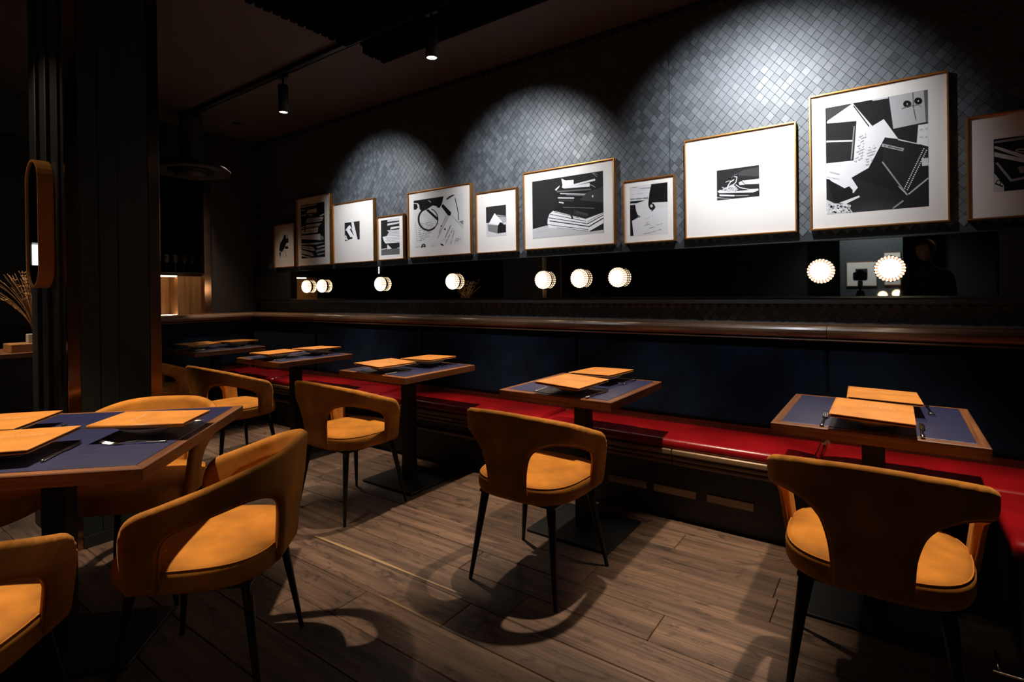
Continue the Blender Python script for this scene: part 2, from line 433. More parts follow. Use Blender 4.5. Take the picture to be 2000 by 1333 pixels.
# thin metal line along a wallpaper joint, and the line where wall meets ceiling
obj('joint_strip', bxo((-1.1245, WY-0.004, mz1), (-1.1215, WY, ZC)), M['green_panel'], wall_back)

# ------------------------------------------------------------------ mirror band
mirror_band = empty('mirror_band', (0, WY, mz0))
tag(mirror_band, 'long low smoked mirror strip running along the wall beneath the framed pictures', 'mirror')
xs = [XE+0.03, -4.155, -2.505, -0.81, mx0]
for a, b in zip(xs[:-1], xs[1:]):
    obj('mirror_pane', bxo((a+0.002, -0.060, 0.003), (b-0.002, -0.003, mz1-mz0), 0.0015), M['mirror'], mirror_band)
obj('bottom_trim', bxo((XE+0.03, -0.066, -0.006), (1.28, -0.001, 0.003)), M['mirror_edge'], mirror_band)
obj('top_trim', bxo((XE+0.03, -0.063, mz1-mz0), (1.28, -0.001, mz1-mz0+0.005)), M['mirror_edge'], mirror_band)
obj('end_panel', bxo((mx0+0.003, -0.060, 0.003), (1.28, -0.001, mz1-mz0)), M['dark_panel'], mirror_band)
obj('lower_ledge', bxo((XE+0.03, -0.062, -0.036), (1.28, -0.001, -0.007)), M['black_paint'], mirror_band)

# ------------------------------------------------------------------ sconces
def make_sconce():
    t = empty('wall_sconce')
    bm = bmesh.new(); n = 40
    lathe(bm, [(0.030, 0.0), (0.056, 0.0), (0.058, -0.008), (0.056, -0.012), (0.030, -0.012)], 32, axis='Y')
    obj('base_ring', bm, M['brass'], t, True)
    # ribbed drum: corrugated rim turning into a shallow ribbed front
    bm = bmesh.new(); rings = []
    n = 96
    for rr, h in [(0.052, -0.010), (0.060, -0.014), (0.0625, -0.026), (0.0615, -0.040), (0.056, -0.050), (0.046, -0.055), (0.03, -0.058), (0.012, -0.059)]:
        rings.append([((rr+0.0012*(1 if i % 4 < 2 else -1)*(rr/0.06))*math.cos(2*PI*i/n), h, (rr+0.0012*(1 if i % 4 < 2 else -1)*(rr/0.06))*math.sin(2*PI*i/n)) for i in range(n)])
    vr = ring_loft(bm, rings)
    bm.verts.ensure_lookup_table(); bm.faces.ensure_lookup_table()
    for f in bm.faces:
        c = f.calc_center_median(); rr = math.hypot(c.x, c.z)
        if rr > 0.0485: f.material_index = 1 if int(round((math.atan2(c.z, c.x)/(2*PI))*n-0.5)) % 4 < 2 else 2
    g_ = obj('ribbed_glass', bm, M['lamp_glass'], t, False)
    g_.data.materials.append(M['rib_bright']); g_.data.materials.append(M['rib_dim'])
    bm = bmesh.new()
    tube(bm, [(0.0635*math.cos(2*PI*i/40), -0.0145, 0.0635*math.sin(2*PI*i/40)) for i in range(40)], 0.0028, 6, True)
    obj('dark_band', bm, M['black_leg'], t, True)
    return t
sc0 = make_sconce()
SC = [(598, 560, 'round lit sconce at the far end of the mirror strip, leftmost of a close pair'),
      (628, 559, 'round lit sconce near the far end of the mirror strip, rightmost of a close pair'),
      (742, 555, 'round lit sconce on its own below the small framed stack of papers'),
      (883, 550, 'round lit sconce below the framed glasses and handwritten notes print'),
      (1060, 547, 'round lit sconce under the wide framed notebook stack, first of a row of three'),
      (1131, 544, 'round lit sconce under the wide framed notebook stack, middle of a row of three'),
      (1206, 542, 'round lit sconce below the small frame with a note, last of a row of three'),
      (1603, 530, 'large lit ribbed sconce below the tallest frame, by its left corner'),
      (1738, 525, 'large lit ribbed sconce nearest the dark end panel of the mirror strip')]
for i, (px, py, lab) in enumerate(SC):
    o = sc0 if i == 0 else copy_tree(sc0)
    p = at_y(px, py, WY-0.095)
    o.location = (p.x, WY-0.0605, p.z); tag(o, lab, 'wall lamp', 'round sconces on the mirror strip')

# ================================================================== PICTURES
FD = 0.040
FY = WY-FD
def ring_frame(x0, x1, z0, z1, w_, y0, y1):
    bm = bmesh.new()
    for lo, hi in (((x0, z0), (x0+w_, z1)), ((x1-w_, z0), (x1, z1))):
        box(bm, (lo[0], y0, lo[1]), (hi[0], y1, hi[1]), 0.001)
    for lo, hi in (((x0+w_, z0), (x1-w_, z0+w_)), ((x0+w_, z1-w_), (x1-w_, z1))):
        box(bm, (lo[0], y0, lo[1]), (hi[0], y1, hi[1]), 0.001)
    return bm
def lin(p, q, wd): # thick stroke between crop points
    dx, dy = q[0]-p[0], q[1]-p[1]; l = math.hypot(dx, dy) or 1; nx, ny = -dy/l*wd/2, dx/l*wd/2
    return [(p[0]+nx, p[1]+ny), (q[0]+nx, q[1]+ny), (q[0]-nx, q[1]-ny), (p[0]-nx, p[1]-ny)]
def ell(cx_, cy_, rx, ry, n=16):
    return [(cx_+rx*math.cos(2*PI*i/n), cy_+ry*math.sin(2*PI*i/n)) for i in range(n)]
def scrib(p, q, h, g, rnd, wd=None):
    """a line of handwriting: short strokes up and down between two points"""
    out = []; l = math.hypot(q[0]-p[0], q[1]-p[1]); n = max(4, int(l/(h*0.55))); t = 0
    ux, uy = (q[0]-p[0])/l, (q[1]-p[1])/l
    pr = None
    for i in range(n+1):
        if rnd.random() < 0.14: pr = None; continue
        s = l*i/n; o_ = h*0.5*(1 if i % 2 else -1)*rnd.uniform(0.4, 1.0)
        pt = (p[0]+ux*s+uy*o_*-1, p[1]+uy*s+ux*o_)
        if pr: out.append((g, lin(pr, pt, wd or h*0.22)))
        pr = pt
    return out
def poly_line(pts, wd, g):
    return [(g, lin(a, b, wd)) for a, b in zip(pts[:-1], pts[1:])]
rp = random.Random(5)
ART = {}
# tallest frame: notebooks and papers
a = [(0.62, [(145, 430), (345, 290), (500, 470), (590, 415), (705, 572), (600, 560), (470, 800), (335, 878), (385, 955), (350, 1000), (235, 935), (137, 885), (137, 765), (350, 742), (375, 430), (140, 450)]),
     (0.035, [(137, 452), (375, 430), (352, 740), (137, 762)]), (0.6, [(137, 586), (350, 580), (350, 592), (137, 600)]), (0.22, [(352, 470), (362, 470), (340, 735), (328, 735)]),
     (0.09, [(137, 330), (340, 292), (150, 425), (137, 432)]),
     (0.38, [(630, 238), (905, 190), (922, 438), (665, 492)]), (0.10, [(905, 190), (935, 186), (942, 440), (922, 440)]),
     (0.015, ell(775, 296, 33, 28)), (0.015, ell(862, 272, 32, 28)), (0.6, ell(775, 296, 6, 6, 8)), (0.6, ell(862, 272, 6, 6, 8)),
     (0.62, [(862, 462), (942, 450), (942, 632), (850, 606)]),
     (0.018, [(600, 558), (940, 640), (780, 1015), (345, 880), (470, 800)]), (0.03, [(600, 562), (932, 640), (775, 1005), (578, 752)]),
     (0.30, [(580, 608), (750, 646), (742, 670), (572, 631)]), (0.55, [(705, 572), (870, 610), (870, 616), (700, 580)]),
     (0.22, lin((578, 752), (776, 1015), 12)), (0.5, lin((705, 945), (776, 1015), 5)),
     (0.35, lin((785, 1008), (942, 880), 12)), (0.5, lin((890, 755), (942, 750), 60)),
     (0.015, [(137, 888), (160, 890), (252, 972), (318, 945), (345, 975), (345, 1000), (395, 1015), (205, 1078)]),
     (0.6, [(240, 1075), (395, 1018), (402, 1030), (290, 1085)]),
     (0.5, [(137, 1050), (200, 1080), (300, 1085), (345, 1152), (137, 1168)]), (0.25, lin((662, 1120), (745, 1058), 12)), (0.45, lin((500, 262), (625, 240), 22))]
for i in range(70): a.append((rp.choice([0.02, 0.7, 0.2]), ell(137+rp.random()*190, 1090+rp.random()*62, rp.uniform(4, 12), rp.uniform(3, 8), 6)))
for i in range(22):
    t = i/21
    for off in (0, 24): a.append((0.65, ell(905-150*t+off*0.9, 650+310*t+off*0.5, 6, 4.5, 6)))
for i in range(14):
    t = i/13; a.append((0.04, lin((352+112*t, 310+150*t), (362+112*t, 325+150*t), 9)))
for i in range(9): a += scrib((392-4*i, 560+i*24), (455-4*i, 530+i*24), 13, 0.25, rp, 3)
for i in range(7): a += scrib((470-6*i, 640+i*24), (535-6*i, 615+i*24), 12, 0.25, rp, 3)
a += scrib((160, 830), (240, 850), 14, 0.3, rp, 3)+scrib((140, 870), (250, 890), 10, 0.35, rp, 2)
a += scrib((590, 622), (735, 656), 15, 0.05, rp, 4)+scrib((870, 500), (935, 490), 16, 0.2, rp, 3)+scrib((870, 560), (935, 555), 16, 0.2, rp, 3)
a += poly_line([(815, 190), (822, 330), (840, 420)], 4, 0.15)+poly_line([(730, 335), (760, 320), (860, 300), (886, 322)], 4, 0.1)
ART['f10'] = ((1580, 130, 0.24765), [(135, 328), (942, 182), (942, 1105), (135, 1168)], 0.028, a)
# wide frame: tall stack of notebooks
a = [(0.42, [(187, 925), (360, 880), (900, 955), (1053, 930), (1053, 975), (187, 1040)]),
     (0.62, [(370, 850), (385, 905), (880, 950), (1053, 850), (1053, 720), (835, 800), (440, 700), (395, 740), (375, 800)]),
     (0.02, [(450, 690), (860, 775), (1053, 700), (1053, 380), (880, 440), (480, 480), (500, 620)]),
     (0.62, [(540, 305), (590, 330), (690, 322), (690, 380), (560, 425)]), (0.58, [(560, 400), (700, 372), (950, 308), (955, 330), (705, 392), (885, 358), (885, 405), (570, 428)]),
     (0.6, [(462, 440), (520, 390), (515, 410), (475, 455)]), (0.05, lin((700, 352), (830, 302), 10)),
     (0.5, lin((525, 490), (850, 498), 10)), (0.3, lin((600, 505), (830, 512), 5)), (0.42, lin((498, 542), (695, 545), 18)), (0.55, lin((510, 595), (570, 605), 14)),
     (0.10, [(480, 455), (900, 430), (905, 445), (490, 475)]), (0.06, [(500, 560), (690, 560), (690, 590), (520, 585)]),
     (0.07, [(860, 470), (1053, 400), (1053, 600), (760, 570)]), (0.5, ell(922, 522, 10, 14, 8)), (0.14, [(560, 655), (940, 665), (940, 672), (560, 662)]),
     (0.05, [(690, 690), (870, 735), (860, 775), (690, 740)]), (0.09, [(720, 700), (870, 735), (860, 760), (720, 725)])]
for p, q, wd in (((385, 785), (860, 858), 9), ((395, 822), (880, 893), 12), ((372, 868), (870, 930), 7), ((400, 742), (840, 828), 8), ((860, 858), (1053, 752), 10), ((870, 898), (1053, 790), 14), ((445, 712), (760, 790), 6), ((640, 700), (680, 800), 22), ((480, 905), (870, 948), 5), ((860, 830), (1053, 730), 6)):
    a.append((0.03, lin(p, q, wd)))
a += poly_line([(545, 320), (560, 370), (552, 420)], 8, 0.7)+poly_line([(885, 380), (930, 395), (955, 415)], 5, 0.5)+poly_line([(920, 240), (975, 285)], 5, 0.3)+poly_line([(935, 235), (985, 260)], 4, 0.25)
a += scrib((230, 960), (420, 940), 6, 0.3, rp, 3)+scrib((590, 1000), (700, 985), 6, 0.3, rp, 3)
ART['f7'] = ((1010, 300, 0.16), [(187, 345), (1053, 210), (1053, 975), (187, 1040)], 0.030, a)
# small frame with a note
a = [(0.012, [(1637, 375), (1838, 350), (1838, 590), (1650, 600), (1605, 655), (1600, 620), (1615, 480)]),
     (0.012, [(1378, 632), (1442, 625), (1450, 690), (1470, 745), (1500, 768), (1402, 825), (1422, 1005), (1378, 1010)]),
     (0.03, [(1378, 585), (1570, 570), (1460, 608), (1378, 612)]), (0.02, ell(1648, 650, 40, 42)), (0.45, ell(1640, 640, 16, 18)), (0.02, lin((1660, 690), (1640, 705), 10)),
     (0.52, [(1660, 600), (1838, 590), (1838, 655), (1700, 672)]), (0.3, lin((1380, 560), (1595, 545), 14))]
a += scrib((1385, 560), (1600, 545), 26, 0.03, rp, 5)+scrib((1390, 500), (1600, 480), 14, 0.25, rp, 3)+scrib((1385, 455), (1600, 440), 10, 0.4, rp, 2)
a += scrib((1575, 800), (1620, 780), 14, 0.15, rp, 3)+scrib((1650, 770), (1710, 755), 16, 0.15, rp, 3)+scrib((1540, 885), (1640, 855), 14, 0.12, rp, 4)+scrib((1575, 850), (1610, 830), 12, 0.2, rp, 3)
a += scrib((1620, 912), (1680, 895), 13, 0.12, rp, 4)+scrib((1700, 875), (1780, 850), 13, 0.2, rp, 3)+scrib((1545, 985), (1640, 960), 14, 0.15, rp, 3)+scrib((1620, 970), (1760, 925), 14, 0.12, rp, 3)
a += [(0.15, lin((1400, 420), (1470, 410), 4)), (0.15, lin((1500, 425), (1630, 418), 4)), (0.1, ell(1487, 770, 18, 10))]
ART['f8'] = ((1010, 300, 0.16), [(1378, 405), (1838, 350), (1838, 985), (1378, 1010)], 0.55, a)
# glasses over handwritten notes
a = [(0.012, [(233, 355), (720, 280), (703, 360), (692, 405), (655, 470), (625, 468), (600, 440), (540, 432), (440, 500), (362, 530), (330, 485), (322, 420), (300, 395), (233, 390)]),
     (0.012, [(233, 400), (290, 410), (300, 470), (270, 500), (233, 500)]), (0.55, [(480, 345), (520, 375), (510, 382), (470, 352)]), (0.6, [(525, 445), (560, 430), (550, 460)]),
     (0.012, [(432, 505), (470, 490), (640, 640), (612, 672)]), (0.012, [(690, 420), (715, 408), (845, 545), (830, 600), (785, 588), (685, 450)]),
     (0.03, [(760, 325), (820, 275), (890, 248), (895, 262), (775, 340)]), (0.20, [(968, 690), (1040, 672), (1040, 748)]), (0.30, lin((840, 590), (1040, 800), 8)), (0.45, lin((850, 600), (1040, 770), 14)),
     (0.32, [(640, 860), (760, 590), (780, 600), (700, 760), (650, 900)]), (0.012, ell(742, 815, 13, 17)), (0.012, ell(683, 765, 12, 12)), (0.02, [(660, 1055), (690, 1050), (735, 1090), (700, 1095)])]
ring = ell(470, 655, 158, 178, 30)
for i in range(30):
    if i in (21, 22, 23): continue
    a.append((0.012, lin(ring[i], ring[(i+1) % 30], 30 if 3 < i < 22 else 16)))
a += poly_line([(905, 310), (940, 450), (960, 560), (965, 670)], 13, 0.02)
for i in range(22):
    t = i/21; a.append((0.03, lin((795-175*t, 600+350*t), (808-175*t, 608+350*t), 8)))
for i in range(9): a += scrib((300+3*i, 745+i*32), (400+3*i, 722+i*32), 14, 0.12, rp, 4)+scrib((420, 718+i*30), (570-i*10, 690+i*30), 13, 0.12, rp, 4)
for i in range(9): a.append((0.05, ell(265+3*i, 720+i*36, 5, 5, 6)))
a += scrib((715, 1010), (850, 740), 24, 0.08, rp, 5)+scrib((760, 1030), (880, 800), 22, 0.1, rp, 5)+scrib((840, 1060), (900, 830), 16, 0.15, rp, 4)+scrib((880, 1020), (1030, 960), 40, 0.15, rp, 4)+scrib((920, 960), (1035, 1000), 40, 0.1, rp, 4)
a += poly_line([(360, 1128), (378, 1070), (405, 1055), (420, 1070), (415, 1115)], 13, 0.02)+[(0.02, lin((375, 1095), (418, 1092), 9))]
a += scrib((240, 1115), (340, 1085), 12, 0.25, rp, 3)+scrib((520, 1085), (570, 1075), 16, 0.3, rp, 3)+scrib((370, 600), (440, 580), 10, 0.3, rp, 3)
ART['f5'] = ((780, 350, 0.12), [(233, 352), (1040, 225), (1040, 1050), (233, 1135)], 0.60, a)
# paper in a box
a = [(0.50, [(1412, 718), (1740, 700), (1740, 915), (1415, 950)]), (0.34, [(1590, 580), (1735, 600), (1735, 700), (1700, 720), (1640, 700)]), (0.04, lin((1600, 605), (1735, 612), 10)),
     (0.72, [(1550, 555), (1672, 690), (1610, 748), (1458, 722)]), (0.16, [(1435, 735), (1605, 757), (1595, 885), (1447, 850)]), (0.30, lin((1435, 737), (1605, 757), 8)),
     (0.02, [(1605, 757), (1640, 700), (1680, 720), (1735, 735), (1735, 868), (1595, 887)]), (0.55, [(1700, 720), (1735, 700), (1735, 738), (1690, 738)])]
ART['f6'] = ((780, 350, 0.12), [(1410, 458), (1735, 415), (1740, 915), (1415, 950)], 0.045, a)
# tied bundles of papers
a = []
for g, q in ((.5, [(490, 240), (710, 198), (690, 222), (490, 262)]), (.62, [(558, 335), (580, 290), (700, 265), (702, 322)]), (.3, [(490, 285), (560, 280), (555, 300), (490, 305)]), (.45, [(490, 358), (560, 350), (550, 372), (490, 376)]), (.3, [(575, 350), (650, 345), (640, 372), (590, 372)]),
            (.55, [(560, 440), (572, 408), (800, 385), (778, 440), (545, 475)]), (.5, [(740, 365), (812, 335), (812, 352), (760, 380)]), (.55, [(490, 528), (560, 500), (770, 470), (740, 510), (490, 555)]), (.62, [(492, 570), (725, 528), (715, 600), (495, 625)]),
            (.65, [(495, 648), (700, 628), (757, 620), (752, 712), (495, 700)]), (.25, [(757, 640), (800, 660), (800, 700), (752, 712)]), (.5, [(495, 757), (812, 738), (700, 770), (495, 775)]), (.5, [(500, 792), (640, 800), (690, 850), (650, 862), (500, 828)]),
            (.55, [(495, 848), (640, 890), (668, 935), (500, 895)]), (.45, [(700, 800), (815, 778), (815, 795), (715, 822)]), (.3, [(690, 850), (818, 820), (818, 850), (690, 880)]), (.4, [(495, 915), (640, 948), (600, 955), (495, 935)]), (.25, [(700, 900), (818, 880), (818, 895), (720, 925)])):
    a.append((g, q))
for p, q, wd in (((570, 175), (570, 260), 9), ((555, 400), (540, 600), 12), ((500, 540), (760, 495), 7), ((560, 455), (780, 420), 7), ((495, 810), (670, 835), 6), ((640, 880), (700, 840), 10), ((500, 700), (750, 712), 8), ((500, 870), (640, 915), 6)):
    a.append((0.02, lin(p, q, wd)))
a += scrib((590, 428), (770, 405), 16, 0.1, rp, 5)+scrib((540, 595), (710, 572), 14, 0.15, rp, 5)
ART['f2'] = ((520, 370, 0.14), [(485, 230), (812, 172), (820, 945), (492, 965)], 0.028, a)
a = [(0.7, [(1142, 520), (1165, 500), (1250, 640), (1275, 708), (1150, 715), (1095, 700), (1097, 655), (1112, 640), (1105, 570)]), (0.66, [(1188, 460), (1218, 456), (1275, 704), (1240, 708), (1200, 560)]),
     (0.02, [(1095, 580), (1120, 575), (1180, 680), (1150, 712), (1130, 690)]), (0.03, [(1165, 560), (1185, 540), (1225, 650), (1215, 640)]), (0.02, [(1150, 670), (1200, 665), (1205, 690), (1160, 700)]), (0.65, ell(1112, 672, 14, 16)), (0.02, ell(1112, 674, 7, 8))]
ART['f3'] = ((520, 370, 0.14), [(1092, 468), (1303, 445), (1303, 700), (1097, 720)], 0.035, a)
a = []
for g, q in ((.5, [(1690, 430), (1855, 405), (1855, 435), (1690, 455)]), (.5, [(1690, 480), (1855, 452), (1855, 475), (1690, 508)]), (.55, [(1738, 530), (1855, 510), (1855, 536), (1728, 562)]), (.55, [(1685, 575), (1858, 560), (1860, 655), (1680, 655), (1710, 600)]),
            (.64, [(1625, 665), (1700, 650), (1860, 655), (1860, 740), (1665, 757), (1640, 720)]), (.6, [(1690, 768), (1752, 828), (1688, 838)]), (.10, [(1605, 852), (1862, 820), (1862, 905), (1605, 925)]), (.5, [(1605, 835), (1680, 820), (1680, 835), (1605, 848)]), (.4, [(1830, 815), (1862, 808), (1862, 822), (1830, 826)])):
    a.append((g, q))
for k in range(8): a.append((0.05, lin((1660+k % 2*20, 590+k*21), (1860, 578+k*21), 4)))
ART['f4'] = ((520, 370, 0.14), [(1600, 440), (1855, 400), (1862, 905), (1605, 925)], 0.030, a)
a = [(0.015, [(248, 640), (270, 628), (280, 690), (310, 680), (310, 742), (282, 750), (250, 830), (215, 882), (180, 850), (195, 750), (235, 690)]), (0.015, [(262, 800), (300, 790), (312, 830), (262, 832)]), (0.02, [(180, 880), (206, 880), (200, 940), (192, 940)]), (0.35, [(285, 630), (308, 628), (308, 680), (285, 690)])]
a += poly_line([(240, 845), (232, 930)], 4, 0.05)+poly_line([(262, 850), (280, 940)], 5, 0.05)+poly_line([(180, 690), (192, 720), (178, 740)], 4, 0.1)
ART['f1'] = ((520, 370, 0.14), [(172, 625), (316, 612), (316, 935), (172, 950)], 0.66, a)
a = [(0.09, [(830, 500), (960, 430), (1372, 350), (1372, 640), (870, 690)]), (0.035, [(860, 575), (1372, 600), (1372, 650), (860, 690)]), (0.6, [(920, 710), (1372, 655), (1372, 790), (1010, 802)]), (0.6, [(838, 760), (905, 722), (995, 812), (860, 822)]),
     (0.62, [(285, 990), (350, 948), (600, 995), (830, 975), (1130, 950), (1340, 915), (1352, 960), (1200, 1015), (335, 1035)]), (0.02, [(330, 1035), (1060, 1045), (740, 1075), (340, 1062)]), (0.5, [(330, 1065), (740, 1082), (720, 1120), (340, 1112)]),
     (0.42, [(400, 930), (560, 860), (680, 800), (835, 930), (700, 1000), (540, 990)]), (0.5, lin((268, 1150), (660, 1192), 18)), (0.06, [(268, 1165), (640, 1195), (268, 1215)]), (0.30, [(740, 1090), (1100, 1085), (1100, 1095), (740, 1110)])]
a += poly_line([(560, 965), (548, 860), (620, 745), (715, 680)], 22, 0.62)+poly_line([(690, 822), (768, 742), (795, 612), (722, 602)], 20, 0.6)+poly_line([(500, 748), (560, 722), (640, 715)], 16, 0.5)+poly_line([(760, 812), (870, 890), (1130, 940), (1350, 925)], 20, 0.6)
a += poly_line([(640, 650), (720, 560), (820, 525)], 12, 0.12)
for i in range(50): a.append((rp.choice([0.02, 0.6, 0.2]), ell(390+rp.random()*420, 860+rp.random()*130, rp.uniform(6, 22), rp.uniform(5, 14), 6)))
for k in range(4): a.append((0.3, lin((960, 715+k*22), (1372, 670+k*28), 4)))
ART['f9'] = ((1380, 300, 0.075), [(268, 445), (1372, 300), (1372, 1125), (268, 1215)], 0.035, a)
a = [(0.25, [(345, 425), (900, 335), (900, 370), (345, 445)]), (0.48, [(345, 478), (380, 480), (900, 640), (900, 700), (345, 590), (345, 540), (660, 610), (345, 500)]), (0.4, ell(640, 522, 70, 22)), (0.03, ell(640, 525, 50, 10)),
     (0.28, [(358, 662), (382, 650), (535, 835), (900, 760), (900, 790), (520, 862)]), (0.5, [(345, 770), (450, 905), (450, 968), (345, 975)]), (0.03, lin((350, 880), (440, 915), 16)), (0.02, ell(390, 870, 30, 30)), (0.45, ell(390, 870, 20, 20)), (0.2, [(600, 700), (900, 660), (900, 720), (620, 770)])]
ART['f11'] = ((1880, 200, 0.18), [(340, 405), (900, 325), (900, 925), (340, 975)], 0.020, a)
FR = [('f1', (533.8, 440.5), (573.3, 435.3), (574.9, 521.6), (535, 523.7), 'small dim framed ink print at the far dark end of the picture row'),
      ('f2', (577.5, 390.6), (643.8, 376.8), (644.3, 517.7), (578.8, 520.3), 'tall narrow gilt frame with a print of tied paper bundles'),
      ('f3', (649, 400.2), (730, 385.4), (729, 511), (650.8, 515.9), 'gilt frame with a tiny print of folded papers on a very wide white mount'),
      ('f4', (736, 424), (787, 416.6), (787.8, 505.5), (737, 510), 'smallest framed print, a stack of papers against black'),
      ('f5', (794.6, 377.6), (919, 356), (919, 496.4), (795.6, 504.7), 'framed print of spectacles and a pen lying on handwritten notes'),
      ('f6', (928.5, 377.3), (1008.3, 365), (1008.8, 491.2), (929.5, 495.9), 'framed print of a white card standing in a small grey box'),
      ('f7', (1022, 338.3), (1200, 307.7), (1199.5, 477.9), (1022, 488.6), 'wide framed print of a tall stack of dark notebooks and papers'),
      ('f8', (1216.5, 354), (1317.6, 339.9), (1317.6, 469.7), (1216.8, 477.9), 'small portrait frame with a print of a handwritten note page'),
      ('f9', (1336.5, 275), (1555.5, 236), (1555, 453), (1337, 467.5), 'large square frame with a tiny print of a tied notebook on a wide white mount'),
      ('f10', (1581, 189), (1855, 134.7), (1853.7, 432), (1581, 451), 'largest frame, print of spiral notebooks, papers and a string envelope'),
      ('f11', (1888, 229), None, None, (1889, 430.8), 'framed print of dark leather cases, last of the row, cut by the picture edge')]
for key, tl, tr, br, bl, lab in FR:
    p0, p3 = at_y(*tl, FY), at_y(*bl, FY)
    if tr is None:
        x0 = (p0.x+p3.x)/2; x1 = x0+0.64; z1 = p0.z; z0 = p3.z
    else:
        p1, p2 = at_y(*tr, FY), at_y(*br, FY)
        x0, x1, z0, z1 = (p0.x+p3.x)/2, (p1.x+p2.x)/2, (p2.z+p3.z)/2, (p0.z+p1.z)/2
    T = empty('picture_frame', (x0, WY, z0)); tag(T, lab, 'framed print', 'row of framed prints')
    W_, H_ = x1-x0, z1-z0; fw_ = 0.0075
    off = Vector((x0, WY, z0))
    obj('frame', ring_frame(0, W_, 0, H_, fw_, -FD, -0.004), M['gold'], T)
    obj('mount', bxo((fw_*0.5, -FD+0.014, fw_*0.5), (W_-fw_*0.5, -FD+0.018, H_-fw_*0.5)), M['mount'], T)
    obj('backing', bxo((0.003, -FD+0.0185, 0.003), (W_-0.003, -0.005, H_-0.003)), M['black_paint'], T)
    gl = bmesh.new(); yv = -FD+0.008
    gl.faces.new([gl.verts.new(p) for p in ((fw_*0.6, yv, fw_*0.6), (W_-fw_*0.6, yv, fw_*0.6), (W_-fw_*0.6, yv, H_-fw_*0.6), (fw_*0.6, yv, H_-fw_*0.6))])
    obj('glass_pane', gl, M['glass'], T)
    (cx0, cy0, sc), quad, bg, polys = ART[key]
    PY = WY-FD+0.0136
    def mp(p): v = at_y(cx0+sc*p[0], cy0+sc*p[1], PY); return v
    Q = [mp(p) for p in quad]
    qx0, qx1 = (Q[0].x+Q[3].x)/2, (Q[1].x+Q[2].x)/2; qz1, qz0 = (Q[0].z+Q[1].z)/2, (Q[2].z+Q[3].z)/2
    V, F2, G = [], [], []
    def addp(pts, g, lay):
        k = len(V)
        for v in pts:
            V.append((min(max(v[0], qx0), qx1)-x0, -FD+0.0136-lay, min(max(v[1], qz0), qz1)-z0))
        F2.append(tuple(range(k, k+len(pts)))); G.append(g)
    addp([(qx0, qz0), (qx1, qz0), (qx1, qz1), (qx0, qz1)], bg, 0.0)
    # bilinear: crop point -> rectified rectangle, so straight edges stay inside the print
    for i, (g, pts) in enumerate(polys):
        vs = [mp(p) for p in pts]
        addp([(v.x, v.z) for v in vs], g, 0.0001+0.000012*i)
    me = bpy.data.meshes.new('print'); me.from_pydata(V, [], F2); me.materials.append(M['ink'])
    ca = me.color_attributes.new('ink', 'FLOAT_COLOR', 'CORNER'); buf = []
    for p in me.polygons:
        g = G[p.index]
        g = g*0.5 if g < 0.1 else g*1.06
        for _ in p.loop_indices: buf += [g, g*0.985, g, 1.0]
    ca.data.foreach_set('color', buf)
    obj('print', me, None, T)

# ================================================================== BANQUETTE
bq = empty('banquette', (0, 0, 0))
tag(bq, 'long built-in banquette with oxblood leather seat, navy velvet back and rounded wooden rail', 'bench')
SF, SB = 2.775, 3.118       # seat front and seat back lines
def cushion(x0, x1, y0, y1, z0, z1, rim=0.028, puff=0.012, nx=14, ny=8):
    """padded slab with rolled edges and a crowned top"""
    bm = bmesh.new(); prof = []
    for k in range(6):
        a_ = PI/2*k/5; prof.append((rim*(1-math.sin(a_)), z1-rim*(1-math.sin(PI/2-a_)) if False else z1-rim+rim*math.sin(a_)))
    def outline(ins):
        P_ = []
        X0, X1, Y0, Y1 = x0+ins, x1-ins, y0+ins, y1-ins
        for i in range(nx): P_.append((X0+(X1-X0)*i/nx, Y0))
        for i in range(ny): P_.append((X1, Y0+(Y1-Y0)*i/ny))
        for i in range(nx): P_.append((X1-(X1-X0)*i/nx, Y1))
        for i in range(ny): P_.append((X0, Y1-(Y1-Y0)*i/ny))
        return P_
    rings = [[(x, y, z0) for x, y in outline(0.004)], [(x, y, z0+0.01) for x, y in outline(0.0)]]
    for k in range(7):
        a_ = PI/2*k/6
        rings.append([(x, y, z1-rim+rim*math.sin(a_)) for x, y in outline(rim*(1-math.cos(a_)))])
    for f in (0.25, 0.5, 0.8):
        d = rim+(min(x1-x0, y1-y0)/2-rim)*f*0.98
        rings.append([(x, y, z1+puff*math.sin(PI/2*f)) for x, y in outline(d)])
    ring_loft(bm, rings)
    return bm
XR = 0.30
js = [-5.30, -4.80, -3.30, -1.79, -0.285, 1.26]
for a_, b_ in zip(js[:-1], js[1:]):
    a2 = a_ if a_ > -5.2 else -5.42
    obj('seat_cushion', cushion(a2+0.002, b_-0.002, SF, 3.17, 0.405, 0.455), M['red'], bq, True)
obj('seat_cushion', cushion(XR, 1.26, 2.235, SF-0.004, 0.400, 0.455), M['red'], bq, True)
obj('seat_cushion', cushion(-5.80, -5.47, 1.35, SF+0.35, 0.405, 0.455), M['red'], bq, True)
# welted seams between the cushions
for x in js[1:-1]:
    for d_ in (-0.014, 0.014):
        bm = bmesh.new(); tube(bm, [(x+d_, SF+0.012, 0.43), (x+d_, SF+0.03, 0.452), (x+d_, SF+0.10, 0.4615), (x+d_, SB, 0.4625)], 0.0022, 5)
        obj('seam', bm, M['red'], bq, True)
